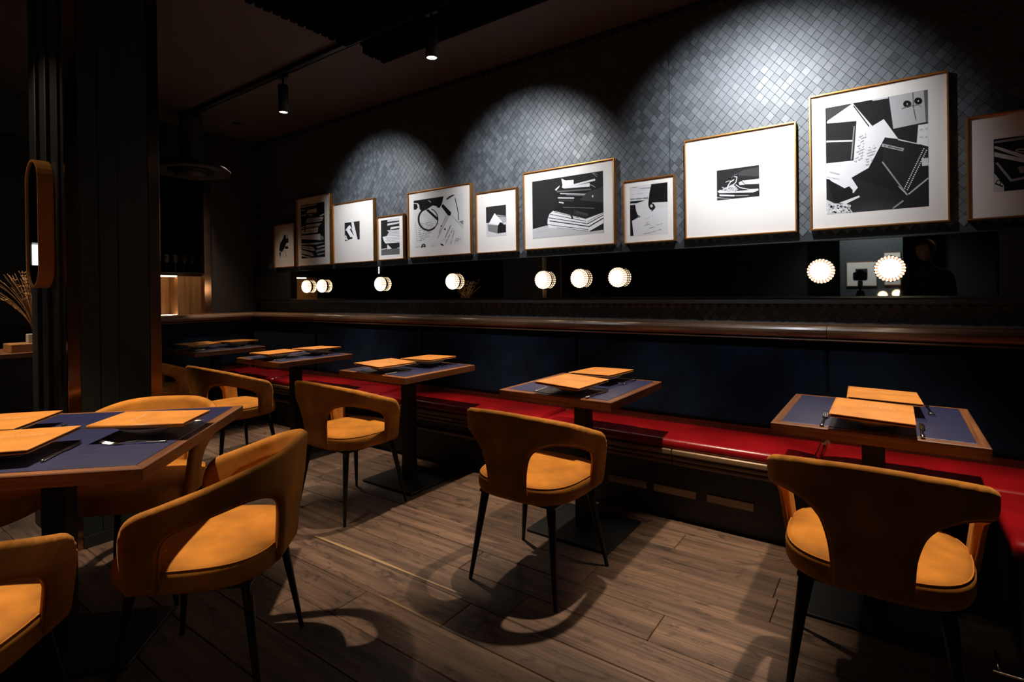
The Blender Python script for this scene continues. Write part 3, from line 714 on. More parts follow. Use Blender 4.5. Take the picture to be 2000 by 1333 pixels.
# back: padded panels leaning slightly, each its own
def back_panel(p0, p1, nrm, zt=0.985, zb=0.495):
    """between floor points p0,p1 (front face line), normal pointing to the room"""
    bm = bmesh.new(); p0 = Vector((*p0, 0)); p1 = Vector((*p1, 0)); n_ = Vector((*nrm, 0)); L_ = (p1-p0).length; d = (p1-p0)/L_
    nx, nz = 24, 14
    def P_(u, v, front):
        e = min(u*L_, (1-u)*L_, v*(zt-zb)*1.0, (1-v)*(zt-zb))
        rr = 0.022; b_ = math.sqrt(max(0, 1-(1-min(e, rr)/rr)**2))*rr
        lean = 0.018*v
        return p0+d*(u*L_)+n_*((b_-0.022-lean) if front else -0.16)+Vector((0, 0, zb+v*(zt-zb)))
    us = [0, 0.004, 0.009, 0.016]+[0.03+0.94*i/16 for i in range(17)]+[0.984, 0.991, 0.996, 1]
    vs_ = [0, 0.01, 0.025, 0.05]+[0.1+0.8*i/6 for i in range(7)]+[0.95, 0.975, 0.99, 1]
    g = [[bm.verts.new(P_(u, v, True)) for u in us] for v in vs_]
    for j in range(len(vs_)-1):
        for i in range(len(us)-1): bm.faces.new((g[j][i], g[j][i+1], g[j+1][i+1], g[j+1][i]))
    b0 = [bm.verts.new(P_(u, v, False)) for u, v in ((0, 0), (1, 0), (1, 1), (0, 1))]
    bm.faces.new(b0[::-1])
    bm.faces.new([g[0][i] for i in range(len(us)-1, -1, -1)]+[b0[0], b0[1]]); bm.faces.new([g[-1][i] for i in range(len(us))]+[b0[2], b0[3]])
    bm.faces.new([g[j][0] for j in range(len(vs_))]+[b0[3], b0[0]]); bm.faces.new([g[j][-1] for j in range(len(vs_)-1, -1, -1)]+[b0[1], b0[2]])
    return bm
bj = [-5.76, -4.60, -3.155, -1.712, -0.268, 1.26]
for a_, b_ in zip(bj[:-1], bj[1:]):
    obj('back_panel', back_panel((a_+0.002, SB), (b_-0.002, SB), (0, -1)), M['velvet'], bq, True)
    # buttons
    w_ = b_-a_; nb = 4 if w_ > 1.3 else 3
    for i in range(nb):
        bm = bmesh.new(); lathe(bm, [(0.010, 0.004), (0.0095, -0.003), (0.006, -0.006), (0.001, -0.0072)], 12, (a_+w_*(i+0.5)/nb, SB+0.027, 0.757), 'Y')
        obj('button', bm, M['velvet'], bq, True)
XB = -5.775
for a_, b_ in ((3.09, 2.2), (2.196, 1.3)):
    obj('back_panel', back_panel((XB+0.0, b_+0.002), (XB+0.0, a_-0.002), (1, 0)), M['velvet'], bq, True)
# recessed wood strip between seat and back
obj('lower_rail', bxo((-5.78, SB+0.022, 0.44), (1.26, WY-0.004, 0.492), 0.003), M['moulding'], bq)
obj('lower_rail', bxo((XE+0.003, 1.3, 0.44), (XB-0.012, SB, 0.492), 0.003), M['rail_y'], bq)
# bullnose top rail: profile swept along x, in lengths
def rail_prof():
    P_ = [(WY-0.003, 0.985), (3.150, 0.985)]
    for k in range(9):
        a_ = -PI/2+PI*k/8
        P_.append((3.138-0.033*math.cos(a_), 1.020+0.033*math.sin(a_)))
    P_ += [(3.17, 1.0545), (WY-0.003, 1.057)]
    return P_
rj = [XE+0.003, -4.60, -3.155, -1.712, -0.268, 1.26]
RP = rail_prof()
for i, (a_, b_) in enumerate(zip(rj[:-1], rj[1:])):
    bm = bmesh.new()
    A = [((a_+0.0012 if i else XE+0.004+(WY-y)), y, z) for y, z in RP]; B = [(b_-0.0012, y, z) for y, z in RP]
    ring_loft(bm, [A, B])
    obj('top_rail', bm, M['rail'], bq)
bm = bmesh.new()
A = [(XE+0.004+(WY-y), y, z) for y, z in RP]; B = [(XE+0.004+(WY-y), 1.28, z) for y, z in RP]
ring_loft(bm, [A, B]); obj('top_rail', bm, M['rail_y'], bq)
obj('rail_bead', bxo((-5.76, 3.112, 0.976), (1.26, 3.15, 0.9845), 0.003), M['rail'], bq)
obj('rail_bead', bxo((-5.80, 1.3, 0.976), (-5.762, 3.11, 0.9845), 0.003), M['rail_y'], bq)
# front mouldings below the cushions, in lengths
mjs = [-5.40, -4.05, -2.50, -0.955, 0.30]
for a_, b_ in zip(mjs[:-1], mjs[1:]):
    for z0_, z1_, yy in ((0.372, 0.404, 2.766), (0.345, 0.367, 2.773), (0.318, 0.340, 2.780)):
        obj('moulding', bxo((a_+0.001, yy, z0_), (b_-0.001, yy+0.05, z1_), 0.008, 3), M['moulding'], bq)
obj('batten', bxo((-5.40, 2.800, 0.235), (-1.95, 2.83, 0.255), 0.003), M['moulding'], bq)
obj('base_panel', bxo((-5.40, 2.832, 0.105), (1.26, 3.2, 0.404)), M['dark_panel'], bq)
obj('base_panel', bxo((XR+0.02, 2.26, 0.06), (1.26, 2.83, 0.400)), M['dark_panel'], bq)
obj('base_panel', bxo((XE+0.004, 1.35, 0.06), (-5.46, 2.83, 0.404)), M['dark_panel'], bq)
obj('plinth', bxo((-5.40, 2.86, 0.0), (1.26, 3.2, 0.104)), M['dark_panel'], bq)
for a_, b_ in ((-1.62, -1.39), (-1.346, -1.118), (-1.075, -0.846), (-0.790, -0.563)):
    if a_ < -1.5: continue
    obj('vent_panel', bxo((a_, 2.824, 0.143), (b_, 2.834, 0.183), 0.002), M['vent_wood'], bq)
bm = bmesh.new(); pf = at_z(1928, 1283, 0.03); tube(bm, [(pf.x, 2.20, 0.05), (1.2, 2.20, 0.05)], 0.006, 8); tube(bm, [(pf.x+0.02, 2.20, 0.05), (pf.x+0.02, 2.32, 0.05)], 0.006, 8)
obj('foot_rail', bm, M['steel'], bq, True)
for x in (pf.x+0.2, 1.1):
    obj('foot', bxo((x-0.02, 2.30, 0.0), (x+0.02, 2.36, 0.062)), M['black_metal'], bq)

# ================================================================== TABLES
def make_table(W_, D_, plate, post, label, tz=0.75, th=0.040, split=False):
    t = empty('cafe_table'); tag(t, label, 'table', 'walnut-edged tables with navy leather tops')
    bd = 0.036
    # walnut lipping: four pieces mitred
    for nm_, a_, b_ in (('f', (-W_/2, -D_/2), (W_/2, -D_/2)), ('r', (W_/2, -D_/2), (W_/2, D_/2)), ('b', (W_/2, D_/2), (-W_/2, D_/2)), ('l', (-W_/2, D_/2), (-W_/2, -D_/2))):
        a_ = Vector((*a_, 0)); b_ = Vector((*b_, 0)); d = (b_-a_).normalized(); n_ = Vector((-d.y, d.x, 0))
        bm = bmesh.new(); e = 0.0006; c = 0.003
        def sec(p, s):
            q = p+d*(s*e)
            return [q+d*(s*0.0)+Vector((0, 0, tz-th)), q+Vector((0, 0, tz-c)), q+n_*c+d*(s*c)+Vector((0, 0, tz)), q+n_*bd+d*(s*bd)+Vector((0, 0, tz)), q+n_*bd+d*(s*bd)+Vector((0, 0, tz-th))]
        ring_loft(bm, [sec(a_, 1), sec(b_, -1)])
        obj('edge_lipping', bm, M['walnut_x'] if abs(d.x) > 0.5 else M['walnut_y'], t)
    obj('core', bxo((-W_/2+bd, -D_/2+bd, tz-th), (W_/2-bd, D_/2-bd, tz-0.002)), M['black_metal'], t)
    hx = W_/2-bd+0.004; cuts = [(-hx, 0.0112), (0.0128, hx)] if split else [(-hx, hx)]
    for xa, xb in cuts:
        obj('leather_top', bxo((xa, -D_/2+bd-0.004, tz-0.0018), (xb, D_/2-bd+0.004, tz+0.0022), 0.0012), M['mat_blue'], t)
    obj('post', bxo((-post/2, -post/2, 0.014), (post/2, post/2, tz-th-0.001), 0.003), M['black_leg'], t)
    obj('mounting_plate', bxo((-0.15, -0.15, tz-th-0.008), (0.15, 0.15, tz-th-0.0005)), M['black_metal'], t)
    obj('base_plate', bxo((-plate[0]/2, -plate[1]/2, 0.002), (plate[0]/2, plate[1]/2, 0.014), 0.003), M['black_metal'], t)
    return t
TX = [(-5.28, 'farthest small table, against the end of the banquette under the bar'),
      (-3.955, 'second small table from the far end of the banquette'),
      (-2.642, 'small square table in the middle of the banquette row'),
      (-1.328, 'small table between the middle one and the nearest one, glints on its navy top'),
      (-0.062, 'nearest small table at the banquette, its front edge toward the camera')]
tab0 = make_table(0.62, 0.645, (0.46, 0.42), 0.074, TX[0][1])
tables = []
for i, (x, lab) in enumerate(TX):
    o = tab0 if i == 0 else copy_tree(tab0)
    o.location = (x, 2.495, 0); tag(o, lab, 'table', 'walnut-edged tables with navy leather tops'); tables.append(o)
# the big near table, turned 45 degrees
TC = Vector((-2.428, 0.600, 0))
big = make_table(0.96, 0.875, (0.60, 0.36), 0.074, 'large square table turned diagonally in the foreground, with tan menus on top', split=True)
big.location = TC; big.rotation_euler = (0, 0, R(45))

# ================================================================== CHAIRS
def smooth_poly(pts, n=5):
    """Catmull-Rom through an open list"""
    P_ = [np.array(p, float) for p in pts]; out = []
    for i in range(len(P_)-1):
        p0 = P_[max(i-1, 0)]; p1 = P_[i]; p2 = P_[i+1]; p3 = P_[min(i+2, len(P_)-1)]
        for k in range(n):
            t = k/n
            out.append(0.5*((2*p1)+(-p0+p2)*t+(2*p0-5*p1+4*p2-p3)*t*t+(-p0+3*p1-3*p2+p3)*t**3))
    out.append(P_[-1]); return out
def shell_mesh():
    hole = [(0.095, 0.388), (0.092, 0.46), (0.097, 0.535), (0.116, 0.598), (0.158, 0.634), (0.225, 0.642), (0.305, 0.621), (0.365, 0.596), (0.410, 0.574), (0.434, 0.545), (0.443, 0.50), (0.446, 0.388)]
    top = [(0.548, 0.388), (0.548, 0.50), (0.543, 0.570), (0.526, 0.614), (0.495, 0.640), (0.43, 0.665), (0.35, 0.696), (0.26, 0.730), (0.17, 0.754), (0.09, 0.764), (0.0, 0.766)]
    hs = smooth_poly(hole, 5); ts = smooth_poly(top, 5)
    right = hs+ts
    left = [np.array((-p[0], p[1])) for p in right[::-1]][1:]
    poly = np.array(right+left)
    # close along the bottom of the middle panel (last point back to first)
    A = poly; B = np.roll(poly, -1, axis=0)
    hstep = 0.0115
    S_ = np.arange(-0.615, 0.6151, hstep); Z_ = np.arange(0.368, 0.781, hstep)
    gx, gz = np.meshgrid(S_, Z_); P_ = np.stack([gx.ravel(), gz.ravel()], 1)
    d2 = np.full(len(P_), 1e9); cp = np.zeros_like(P_)
    inside = np.zeros(len(P_), bool)
    for a_, b_ in zip(A, B):
        e = b_-a_; l2 = e@e
        if l2 < 1e-12: continue
        t = np.clip(((P_-a_)@e)/l2, 0, 1)[:, None]; q = a_+t*e; dd = ((P_-q)**2).sum(1)
        mk = dd < d2; d2[mk] = dd[mk]; cp[mk] = q[mk]
        cond = ((a_[1] > P_[:, 1]) != (b_[1] > P_[:, 1]))
        with np.errstate(divide='ignore', invalid='ignore'):
            xi = (b_[0]-a_[0])*(P_[:, 1]-a_[1])/(b_[1]-a_[1]+1e-15)+a_[0]
        inside ^= cond & (P_[:, 0] < xi)
    d = np.sqrt(d2); sd = np.where(inside, d, -d)
    nS, nZ = len(S_), len(Z_)
    core = (sd > hstep*0.42).reshape(nZ, nS)
    pad = np.pad(core, 1); near = np.zeros_like(core)
    for dz_ in (0, 1, 2):
        for dx_ in (0, 1, 2): near |= pad[dz_:dz_+nZ, dx_:dx_+nS]
    snap = (near & ~core).ravel(); core = core.ravel()
    P_[snap] = cp[snap]; dist = np.where(snap, 0, d)
    ok = snap | core
    # even out the rim: slide the rim points along the outline, relax the inside
    quads = []
    for j in range(nZ-1):
        for i in range(nS-1):
            q = [j*nS+i, j*nS+i+1, (j+1)*nS+i+1, (j+1)*nS+i]
            if all(ok[k] for k in q) and any(core[k] for k in q): quads.append(q)
    ec = {}; nb = {}
    for q in quads:
        for a_, b_ in zip(q, q[1:]+q[:1]):
            e = (min(a_, b_), max(a_, b_)); ec[e] = ec.get(e, 0)+1
            nb.setdefault(a_, set()).add(b_); nb.setdefault(b_, set()).add(a_)
    rim = {}
    for (a_, b_), c_ in ec.items():
        if c_ == 1: rim.setdefault(a_, []).append(b_); rim.setdefault(b_, []).append(a_)
    segA, segB = A, B
    def project(p):
        e = segB-segA; l2 = (e*e).sum(1)+1e-12
        t = np.clip(((p-segA)*e).sum(1)/l2, 0, 1)[:, None]; q = segA+t*e; dd = ((p-q)**2).sum(1); m_ = dd.argmin()
        return q[m_], dd[m_]
    for it in range(6):
        new = P_.copy()
        for k, v in nb.items():
            if k in rim:
                if len(rim[k]) == 2: new[k] = 0.4*P_[k]+0.3*(P_[rim[k][0]]+P_[rim[k][1]])
            else: new[k] = 0.5*P_[k]+0.5*np.mean([P_[m_] for m_ in v], axis=0)
        P_ = new
        for k in rim: P_[k] = project(P_[k])[0]
    for k in nb:
        if k in rim: dist[k] = 0
        else: dist[k] = math.sqrt(project(P_[k])[1])
    used_v = set(nb)
    ok = np.array([k in used_v for k in range(len(P_))])
    def seg(s, halfw, back, rad):
        """point and outward normal at arc length s on a rounded-corner U; back at -y"""
        sg = 1 if s >= 0 else -1; s = abs(s)
        l1 = halfw-rad; l2 = rad*PI/2
        if s <= l1: p = (s, back); n_ = (0, -1)
        elif s <= l1+l2:
            a_ = (s-l1)/rad; p = (l1+rad*math.sin(a_), back+rad-rad*math.cos(a_)); n_ = (math.sin(a_), -math.cos(a_))
        else: p = (halfw, back+rad+(s-l1-l2)); n_ = (1, 0)
        return (sg*p[0], p[1]), (sg*n_[0], n_[1])
    Tk, rr = 0.0158, 0.0175
    V = []; idx_f = {}; idx_b = {}
    def pos(s, z, o_):
        w1 = min(1, max(0, (z-0.40)/0.26)); w1 = w1**0.85
        w2 = max(0, (z-0.40)/0.365)
        (x0_, y0_), n0 = seg(s, 0.2375, -0.226, 0.150)
        (x1_, y1_), n1 = seg(s*1.10, 0.270, -0.262, 0.195)
        o_ -= 0.020*max(0, (0.425-z)/0.037)**2
        x = x0_+(x1_-x0_)*w1; y = y0_+(y1_-y0_)*w2
        nx = n0[0]*(1-w1)+n1[0]*w1; ny = n0[1]*(1-w1)+n1[1]*w1; l = math.hypot(nx, ny)
        # crown: middle of the back bows out a little
        return (x+nx/l*o_, y+ny/l*o_, z)
    for k in range(len(P_)):
        if not ok[k]: continue
        s, z = P_[k]; e = min(dist[k], rr); t = Tk*math.sqrt(max(0, 1-(1-e/rr)**2))
        idx_f[k] = len(V); V.append(pos(s, z, t))
        if t < 1e-9: idx_b[k] = idx_f[k]
        else: idx_b[k] = len(V); V.append(pos(s, z, -t))
    F2 = []
    for q in quads:
        F2.append([idx_f[k] for k in q]); F2.append([idx_b[k] for k in q][::-1])
    bm = bmesh.new(); vs = [bm.verts.new(v) for v in V]
    for f in F2:
        if len(set(f)) >= 3:
            try: bm.faces.new([vs[k] for k in dict.fromkeys(f)])
            except ValueError: pass
    loose = [v for v in bm.verts if not v.link_faces]
    bmesh.ops.delete(bm, geom=loose, context='VERTS')
    bmesh.ops.remove_doubles(bm, verts=bm.verts, dist=1e-4)
    # seam lines just inside the pillar and waist edges
    seams = []
    for sgn in (1, -1):
        for pts in (hs, ):
            line = []
            for p in pts[2:-2]:
                line.append(p)
            seams.append([pos(sgn*p[0], p[1], 0.0) for p in line])
    return bm, seams, pos
def seat_outline(ins=0.0, n=56):
    P_ = []
    a_, f_, b_ = 0.242-ins, 0.250-ins, -0.230+ins   # half width, front, back
    for i in range(n):
        th = 2*PI*i/n; c, s = math.cos(th), math.sin(th)
        ex = 2/3.1
        x = a_*math.copysign(abs(c)**ex, c); y = math.copysign(abs(s)**(2/(2.7 if s > 0 else 3.2)), s)
        y = y*(f_ if y > 0 else -b_)
        x *= 1.0-0.06*max(0, -y/0.23)+0.02*max(0, y/0.25)
        P_.append((x, y))
    return P_
def make_chair():
    t = empty('tub_chair')
    bm = bmesh.new(); rings = []
    for ins, z in ((0.05, 0.386), (0.02, 0.387), (0.006, 0.394), (0.0, 0.408), (0.0, 0.440), (0.003, 0.453), (0.010, 0.462), (0.022, 0.468), (0.05, 0.472), (0.09, 0.475), (0.14, 0.477), (0.19, 0.4775)):
        rings.append([(x, y, z-0.008*max(0, y/0.25)*0) for x, y in seat_outline(ins)])
    ring_loft(bm, rings); obj('seat', bm, M['suede'], t, True)
    bm = bmesh.new(); tube(bm, [(x, y, 0.4600) for x, y in seat_outline(0.0070)], 0.0024, 6, True)
    obj('seat_piping', bm, M['piping'], t, True)
    sh, seams, pos = shell_mesh()
    obj('backrest', sh, M['suede'], t, True)
    for sm in seams:
        bm = bmesh.new(); tube(bm, sm, 0.0032, 5); obj('edge_piping', bm, M['piping'], t, True)
    for sx, sy in ((-1, -1), (1, -1), (-1, 1), (1, 1)):
        top = Vector((sx*0.165, sy*0.160, 0.390)); bot = Vector((sx*(0.216 if sy < 0 else 0.230), sy*0.215, 0.0))
        bm = bmesh.new(); rings = []
        for q in range(6):
            f = q/5; p = top.lerp(bot, f); ra = 0.0205*(1-f)+0.0085*f; rb = 0.0165*(1-f)+0.0078*f
            rings.append([(p.x+ra*math.cos(2*PI*k/10), p.y+rb*math.sin(2*PI*k/10), p.z) for k in range(10)])
        ring_loft(bm, rings); obj('leg', bm, M['black_leg'], t, True)
    obj('seat_pan', bxo((-0.19, -0.18, 0.374), (0.19, 0.18, 0.388), 0.004), M['black_leg'], t)
    return t
ch0 = make_chair()
CH = [(-0.052, 1.985, 90, 'mustard suede tub chair nearest the camera at the banquette tables, seen square from behind'),
      (-1.290, 1.985, 90, 'mustard suede tub chair at the second nearest banquette table, all four legs in view'),
      (-2.612, 2.000, 90, 'mustard suede tub chair at the middle banquette table, just beyond the side-on chair'),
      (-3.895, 1.965, 90, 'mustard suede tub chair at the second farthest table, beyond the diagonal tabletop corner'),
      (-5.17, 1.96, 90, 'mustard suede tub chair farthest away, half hidden by the dark column'),
      (-1.830, 0.851, 222, 'mustard suede tub chair turned side-on in the foreground, sunk under the diagonal table'),
      (-2.68, 0.94, -45, 'mustard suede tub chair behind the diagonal table, only its back top showing above the menus'),
      (-2.99, 0.47, 42, 'mustard suede tub chair at the far left side of the diagonal table, mostly under it'),
      (-1.869, 0.184, 135, 'mustard suede tub chair cropped by the lower left corner of the picture')]
for i, (x, y, a_, lab) in enumerate(CH):
    o = ch0 if i == 0 else copy_tree(ch0)
    o.location = (x, y, 0); o.rotation_euler = (0, 0, R(a_-90)); tag(o, lab, 'chair', 'mustard tub chairs')

# ================================================================== PLACE SETTINGS
def make_bowl():
    bm = bmesh.new()
    lathe(bm, [(0.030, 0.0), (0.036, 0.0), (0.038, 0.004), (0.060, 0.010), (0.090, 0.022), (0.108, 0.034), (0.110, 0.036), (0.106, 0.036), (0.086, 0.025), (0.055, 0.013), (0.02, 0.010)], 40)
    return bm
bowl_me = bpy.data.meshes.new('bowl'); bm = make_bowl(); bmesh.ops.recalc_face_normals(bm, faces=bm.faces); bm.to_mesh(bowl_me); bm.free(); bowl_me.materials.append(M['porcelain']); bowl_me.polygons.foreach_set('use_smooth', [True]*len(bowl_me.polygons))
def make_menu():
    t = empty('menu')
    W_, D_ = 0.24, 0.30
    obj('front_cover', bxo((-W_/2, -D_/2, 0.0075), (W_/2, D_/2, 0.0115), 0.0016, 2), M['menu'], t)
    obj('back_cover', bxo((-W_/2, -D_/2, -0.001), (W_/2, D_/2, 0.0030), 0.0016, 2), M['menu'], t)
    obj('pages', bxo((-W_/2+0.004, -D_/2+0.006, 0.0031), (W_/2-0.006, D_/2-0.006, 0.0074)), M['menu_dark'], t)
    bm = bmesh.new(); rings = []
    for y in (-D_/2, D_/2):
        rings.append([(-W_/2-0.0022+0.0062*math.cos(a_)*0.6, y, 0.0053+0.0064*math.sin(a_)) for a_ in [2*PI*k/12 for k in range(12)]])
    ring_loft(bm, rings); obj('spine', bm, M['menu'], t, True)
    # embossed scroll of small marks near the top, raised a hair
    bm = bmesh.new(); rr = random.Random(3)
    for k in range(13):
        x = -0.062+0.0102*k; y = 0.045+rr.uniform(-0.004, 0.004)
        h_ = rr.uniform(0.007, 0.016)
        box(bm, (x, y-h_/2, 0.0114), (x+0.0022, y+h_/2, 0.0121))
        if k % 2: box(bm, (x+0.0022, y+h_/2-0.003, 0.0114), (x+0.0075, y+h_/2-0.001, 0.0121))
        if k % 3 == 0: box(bm, (x+0.0022, y-0.001, 0.0114), (x+0.006, y+0.001, 0.0121))
    obj('embossed_mark', bm, M['emboss'], t)
    return t
def tine_curve(L_, lift):
    pass
def make_fork():
    t = empty('fork')
    bm = bmesh.new()
    prof = [(-0.100, 0.0035, 0.0125, 0.0022), (-0.094, 0.0045, 0.0135, 0.0025), (-0.06, 0.004, 0.009, 0.0022), (0.0, 0.009, 0.0045, 0.0022), (0.030, 0.0065, 0.006, 0.002), (0.045, 0.004, 0.019, 0.0018), (0.060, 0.003, 0.024, 0.0016)]
    rings = []
    for y, z, wd, th in prof:
        rings.append([(-wd/2, y, z), (0, y, z-th/2), (wd/2, y, z), (0, y, z+th/2+0.0004)])
    ring_loft(bm, rings)
    obj('handle', bm, M['steel'], t, True)
    bm = bmesh.new()
    for k in range(4):
        x = -0.0098+0.0065*k
        tube(bm, [(x, 0.058, 0.003), (x, 0.075, 0.0045), (x*0.95, 0.092, 0.009), (x*0.9, 0.105, 0.015)], [0.0018, 0.0017, 0.0014, 0.0009], 6)
    obj('tines', bm, M['steel'], t, True)
    return t
def make_knife():
    t = empty('knife')
    bm = bmesh.new(); rings = []
    for y, wd, th in ((-0.108, 0.008, 0.006), (-0.104, 0.014, 0.0085), (-0.07, 0.012, 0.008), (-0.02, 0.010, 0.007), (0.0, 0.011, 0.006)):
        rings.append([(wd/2*math.cos(2*PI*k/10), y, 0.0045+th/2*math.sin(2*PI*k/10)) for k in range(10)])
    ring_loft(bm, rings); obj('handle', bm, M['steel'], t, True)
    bm = bmesh.new()
    rings = [[(x, y, 0.0045-0.0007), (x+w_, y, 0.0045-0.0002), (x+w_, y, 0.0045+0.0002), (x, y, 0.0045+0.0007)] for y, x, w_ in ((0.0, -0.005, 0.011), (0.02, -0.006, 0.017), (0.08, -0.005, 0.017), (0.105, -0.004, 0.012), (0.114, -0.004, 0.003))]
    ring_loft(bm, rings); obj('blade', bm, M['steel'], t)
    return t
menu0, fork0, knife0 = make_menu(), make_fork(), make_knife()
used = {'menu': False, 'fork': False, 'knife': False}
def put(kind, proto, loc, rot, label, group):
    o = proto if not used[kind] else copy_tree(proto); used[kind] = True
    o.location = loc; o.rotation_euler = rot
    tag(o, label, kind, group); return o
def setting(mx_, my_, mz_, yaw, tilt, roll, name_, flip=False, zt=0.7525):
    """bowl with a menu lying on it, fork and two knives at the sides; the diner sits on the -y side of the menu's frame unless flip"""
    a_ = R(yaw)
    B = obj('bowl', bowl_me, None, None, loc=(mx_, my_, zt)); tag(B, 'grey porcelain bowl under the menu '+name_, 'bowl', 'bowls under the menus')
    put('menu', menu0, (mx_, my_, max(mz_-0.0115, zt+0.0385)+0.112*abs(math.sin(R(tilt)))+0.112*abs(math.sin(R(roll)))), (R(tilt), R(roll), a_), 'tan leather menu '+name_, 'tan menus on the tables')
    fl = -1 if flip else 1; c, s_ = math.cos(a_), math.sin(a_)
    for dx, dy, kd in ((-0.150, -0.012, 'fork'), (0.138, -0.010, 'knife')):
        lx, ly = dx*fl, dy*fl
        lab = ('steel fork beside the menu ' if kd == 'fork' else 'steel knife next to the menu ')+name_
        put(kd, fork0 if kd == 'fork' else knife0, (mx_+c*lx-s_*ly, my_+s_*lx+c*ly, zt), (0, 0, a_+(PI if flip else 0)), lab, 'cutlery beside the menus')
for names, f_, b_ in (
        ('nearest table', (-0.058, 2.305, 0.800, 0, 1.0, 2.0), (-0.030, 2.658, 0.800, 2.3, -1, 1.5)),
        ('second nearest table', (-1.285, 2.310, 0.799, -2, 0, 2.5), (-1.300, 2.665, 0.797, -1.4, -1.4, -0.9)),
        ('middle table', (-2.645, 2.300, 0.798, -2, -0.4, 1.9), (-2.590, 2.640, 0.797, 6.5, -1.5, -0.5)),
        ('second farthest table', (-3.930, 2.320, 0.799, 2.8, 0.2, -0.3), (-3.890, 2.655, 0.798, 9.8, -1.5, -0.4)),
        ('farthest table', (-5.270, 2.335, 0.799, 4.3, 0, 1.5), (-5.225, 2.670, 0.798, 9, -1.1, -0.4))):
    setting(*f_, 'at the chair side of the '+names)
    setting(*b_, 'at the banquette side of the '+names, flip=True)
setting(-2.200, 0.815, 0.803, 135, 1.5, 1.5, 'on the diagonal table, nearest the side-on chair')
setting(-2.268, 0.445, 0.800, 50, 0.0, 0.0, 'on the diagonal table, nearest the camera')
setting(-2.645, 0.490, 0.800, 50, 0.0, 0.0, 'at the far left of the diagonal table', flip=True)

# ================================================================== COLUMN
col = empty('column', (-3.57, 1.05, 0)); tag(col, 'square blackish green panelled column with bronze corner strips', 'column')
def cb(name, lo, hi, m_, bev=0.0):
    return obj(name, bxo((lo[0]+3.57, lo[1]-1.05, lo[2]), (hi[0]+3.57, hi[1]-1.05, hi[2]), bev), m_, col)
cb('core', (-3.86, 0.875, 0.0), (-3.285, 1.255, ZC-0.001), M['black_paint'])
cb('side_panel', (-3.285, 0.900, 0.06), (-3.270, 0.979, ZC-0.001), M['green_panel'], 0.001)
cb('side_panel', (-3.285, 0.983, 0.06), (-3.270, 1.060, ZC-0.001), M['green_panel'], 0.001)
cb('side_panel', (-3.285, 1.0615, 0.06), (-3.270, 1.202, ZC-0.001), M['green_panel'], 0.001)
cb('bronze_strip', (-3.292, 0.848, 0.0), (-3.268, 0.8985, ZC-0.001), M['brass'], 0.001)
cb('bronze_strip', (-3.292, 1.204, 0.0), (-3.268, 1.258, ZC-0.001), M['brass'], 0.001)
cb('plinth', (-3.286, 0.900, 0.0), (-3.262, 1.262, 0.059), M['black_paint'])
# ribs on the face toward the aisle
for x0_, x1_ in ((-3.875, -3.765), (-3.68, -3.585), (-3.50, -3.40)):
    cb('rib', (x0_, 0.850, 0.0), (x1_, 0.8745, ZC-0.001), M['rib'], 0.004)
cb('rib', (-3.345, 0.852, 0.0), (-3.294, 0.8745, ZC-0.001), M['black_paint'], 0.002)
# thin cable and scratches on the side panel
bm = bmesh.new()
pts = [at_x(232, 450, -3.268), at_x(233, 560, -3.268), at_x(235, 610, -3.268), at_x(236, 662, -3.268), at_x(246, 673, -3.268), at_x(262, 676, -3.268), at_x(276, 686, -3.268), at_x(279, 730, -3.268)]
tube(bm, [(p.x+3.57, p.y-1.05, p.z) for p in pts], 0.0012, 5)
obj('cable', bm, M['cable'], col, True)

# pill-shaped mirror on the column
def pill(w_, h_, n=12):
    P_ = []
    r_ = w_/2
    for i in range(n+1): a_ = PI*i/n; P_.append((r_*math.cos(a_), h_/2-r_+r_*math.sin(a_)))
    for i in range(n+1): a_ = PI+PI*i/n; P_.append((r_*math.cos(a_), -h_/2+r_+r_*math.sin(a_)))
    return P_
pm = empty('pill_mirror', (-3.560, 0.848, 1.628)); tag(pm, 'pill-shaped mirror in a deep tan frame hanging on the dark column', 'mirror')
M['tan_frame'] = mat('tan_leather_frame', (0.55, 0.25, 0.05), 0.4)
bm = bmesh.new(); o_, i_ = pill(0.222, 0.655), pill(0.200, 0.633)
ring_loft(bm, [[(x, 0, z) for x, z in o_], [(x, -0.062, z) for x, z in o_], [(x, -0.062, z) for x, z in i_], [(x, 0, z) for x, z in i_]], False, False)
obj('frame', bm, M['tan_frame'], pm)
bm = bmesh.new(); ring_loft(bm, [[(x*1.0, -0.050, z) for x, z in i_], [(x, -0.056, z) for x, z in i_]])
obj('mirror_glass', bm, M['mirror'], pm)

# ================================================================== BAR BEYOND THE OPENING
bar = empty('bar_cabinet', (-6.2, 2.6, 0.0)); tag(bar, 'oak bar cabinet with a lit niche seen through the opening behind the far table', 'cabinet')
def bb(name, lo, hi, m_, bev=0.0): return obj(name, bxo((lo[0]+6.2, lo[1]-2.6, lo[2]), (hi[0]+6.2, hi[1]-2.6, hi[2]), bev), m_, bar)
bb('side_panel', (-6.6, 2.545, 0.0), (-6.2, 2.835, 1.49), M['oakcab'], 0.002)
bb('niche_back', (-6.42, 2.1, 0.9), (-6.40, 2.543, 1.49), M['oakcab'])
bb('niche_top', (-6.42, 2.1, 1.470), (-6.2, 2.543, 1.49), M['black_paint'])
bb('niche_floor', (-6.42, 2.1, 1.02), (-6.2, 2.543, 1.045), M['porcelain'])
bb('led_strip', (-6.235, 2.39, 1.455), (-6.215, 2.54, 1.468), M['led'])
bb('led_strip', (-6.235, 2.2, 1.046), (-6.215, 2.54, 1.054), M['led'])
bb('base', (-6.6, 2.0, 0.0), (-6.22, 2.544, 1.019), M['black_paint'])
bb('counter', (-6.62, 2.0, 1.4905), (-6.19, 2.86, 1.5005), M['black_paint'])
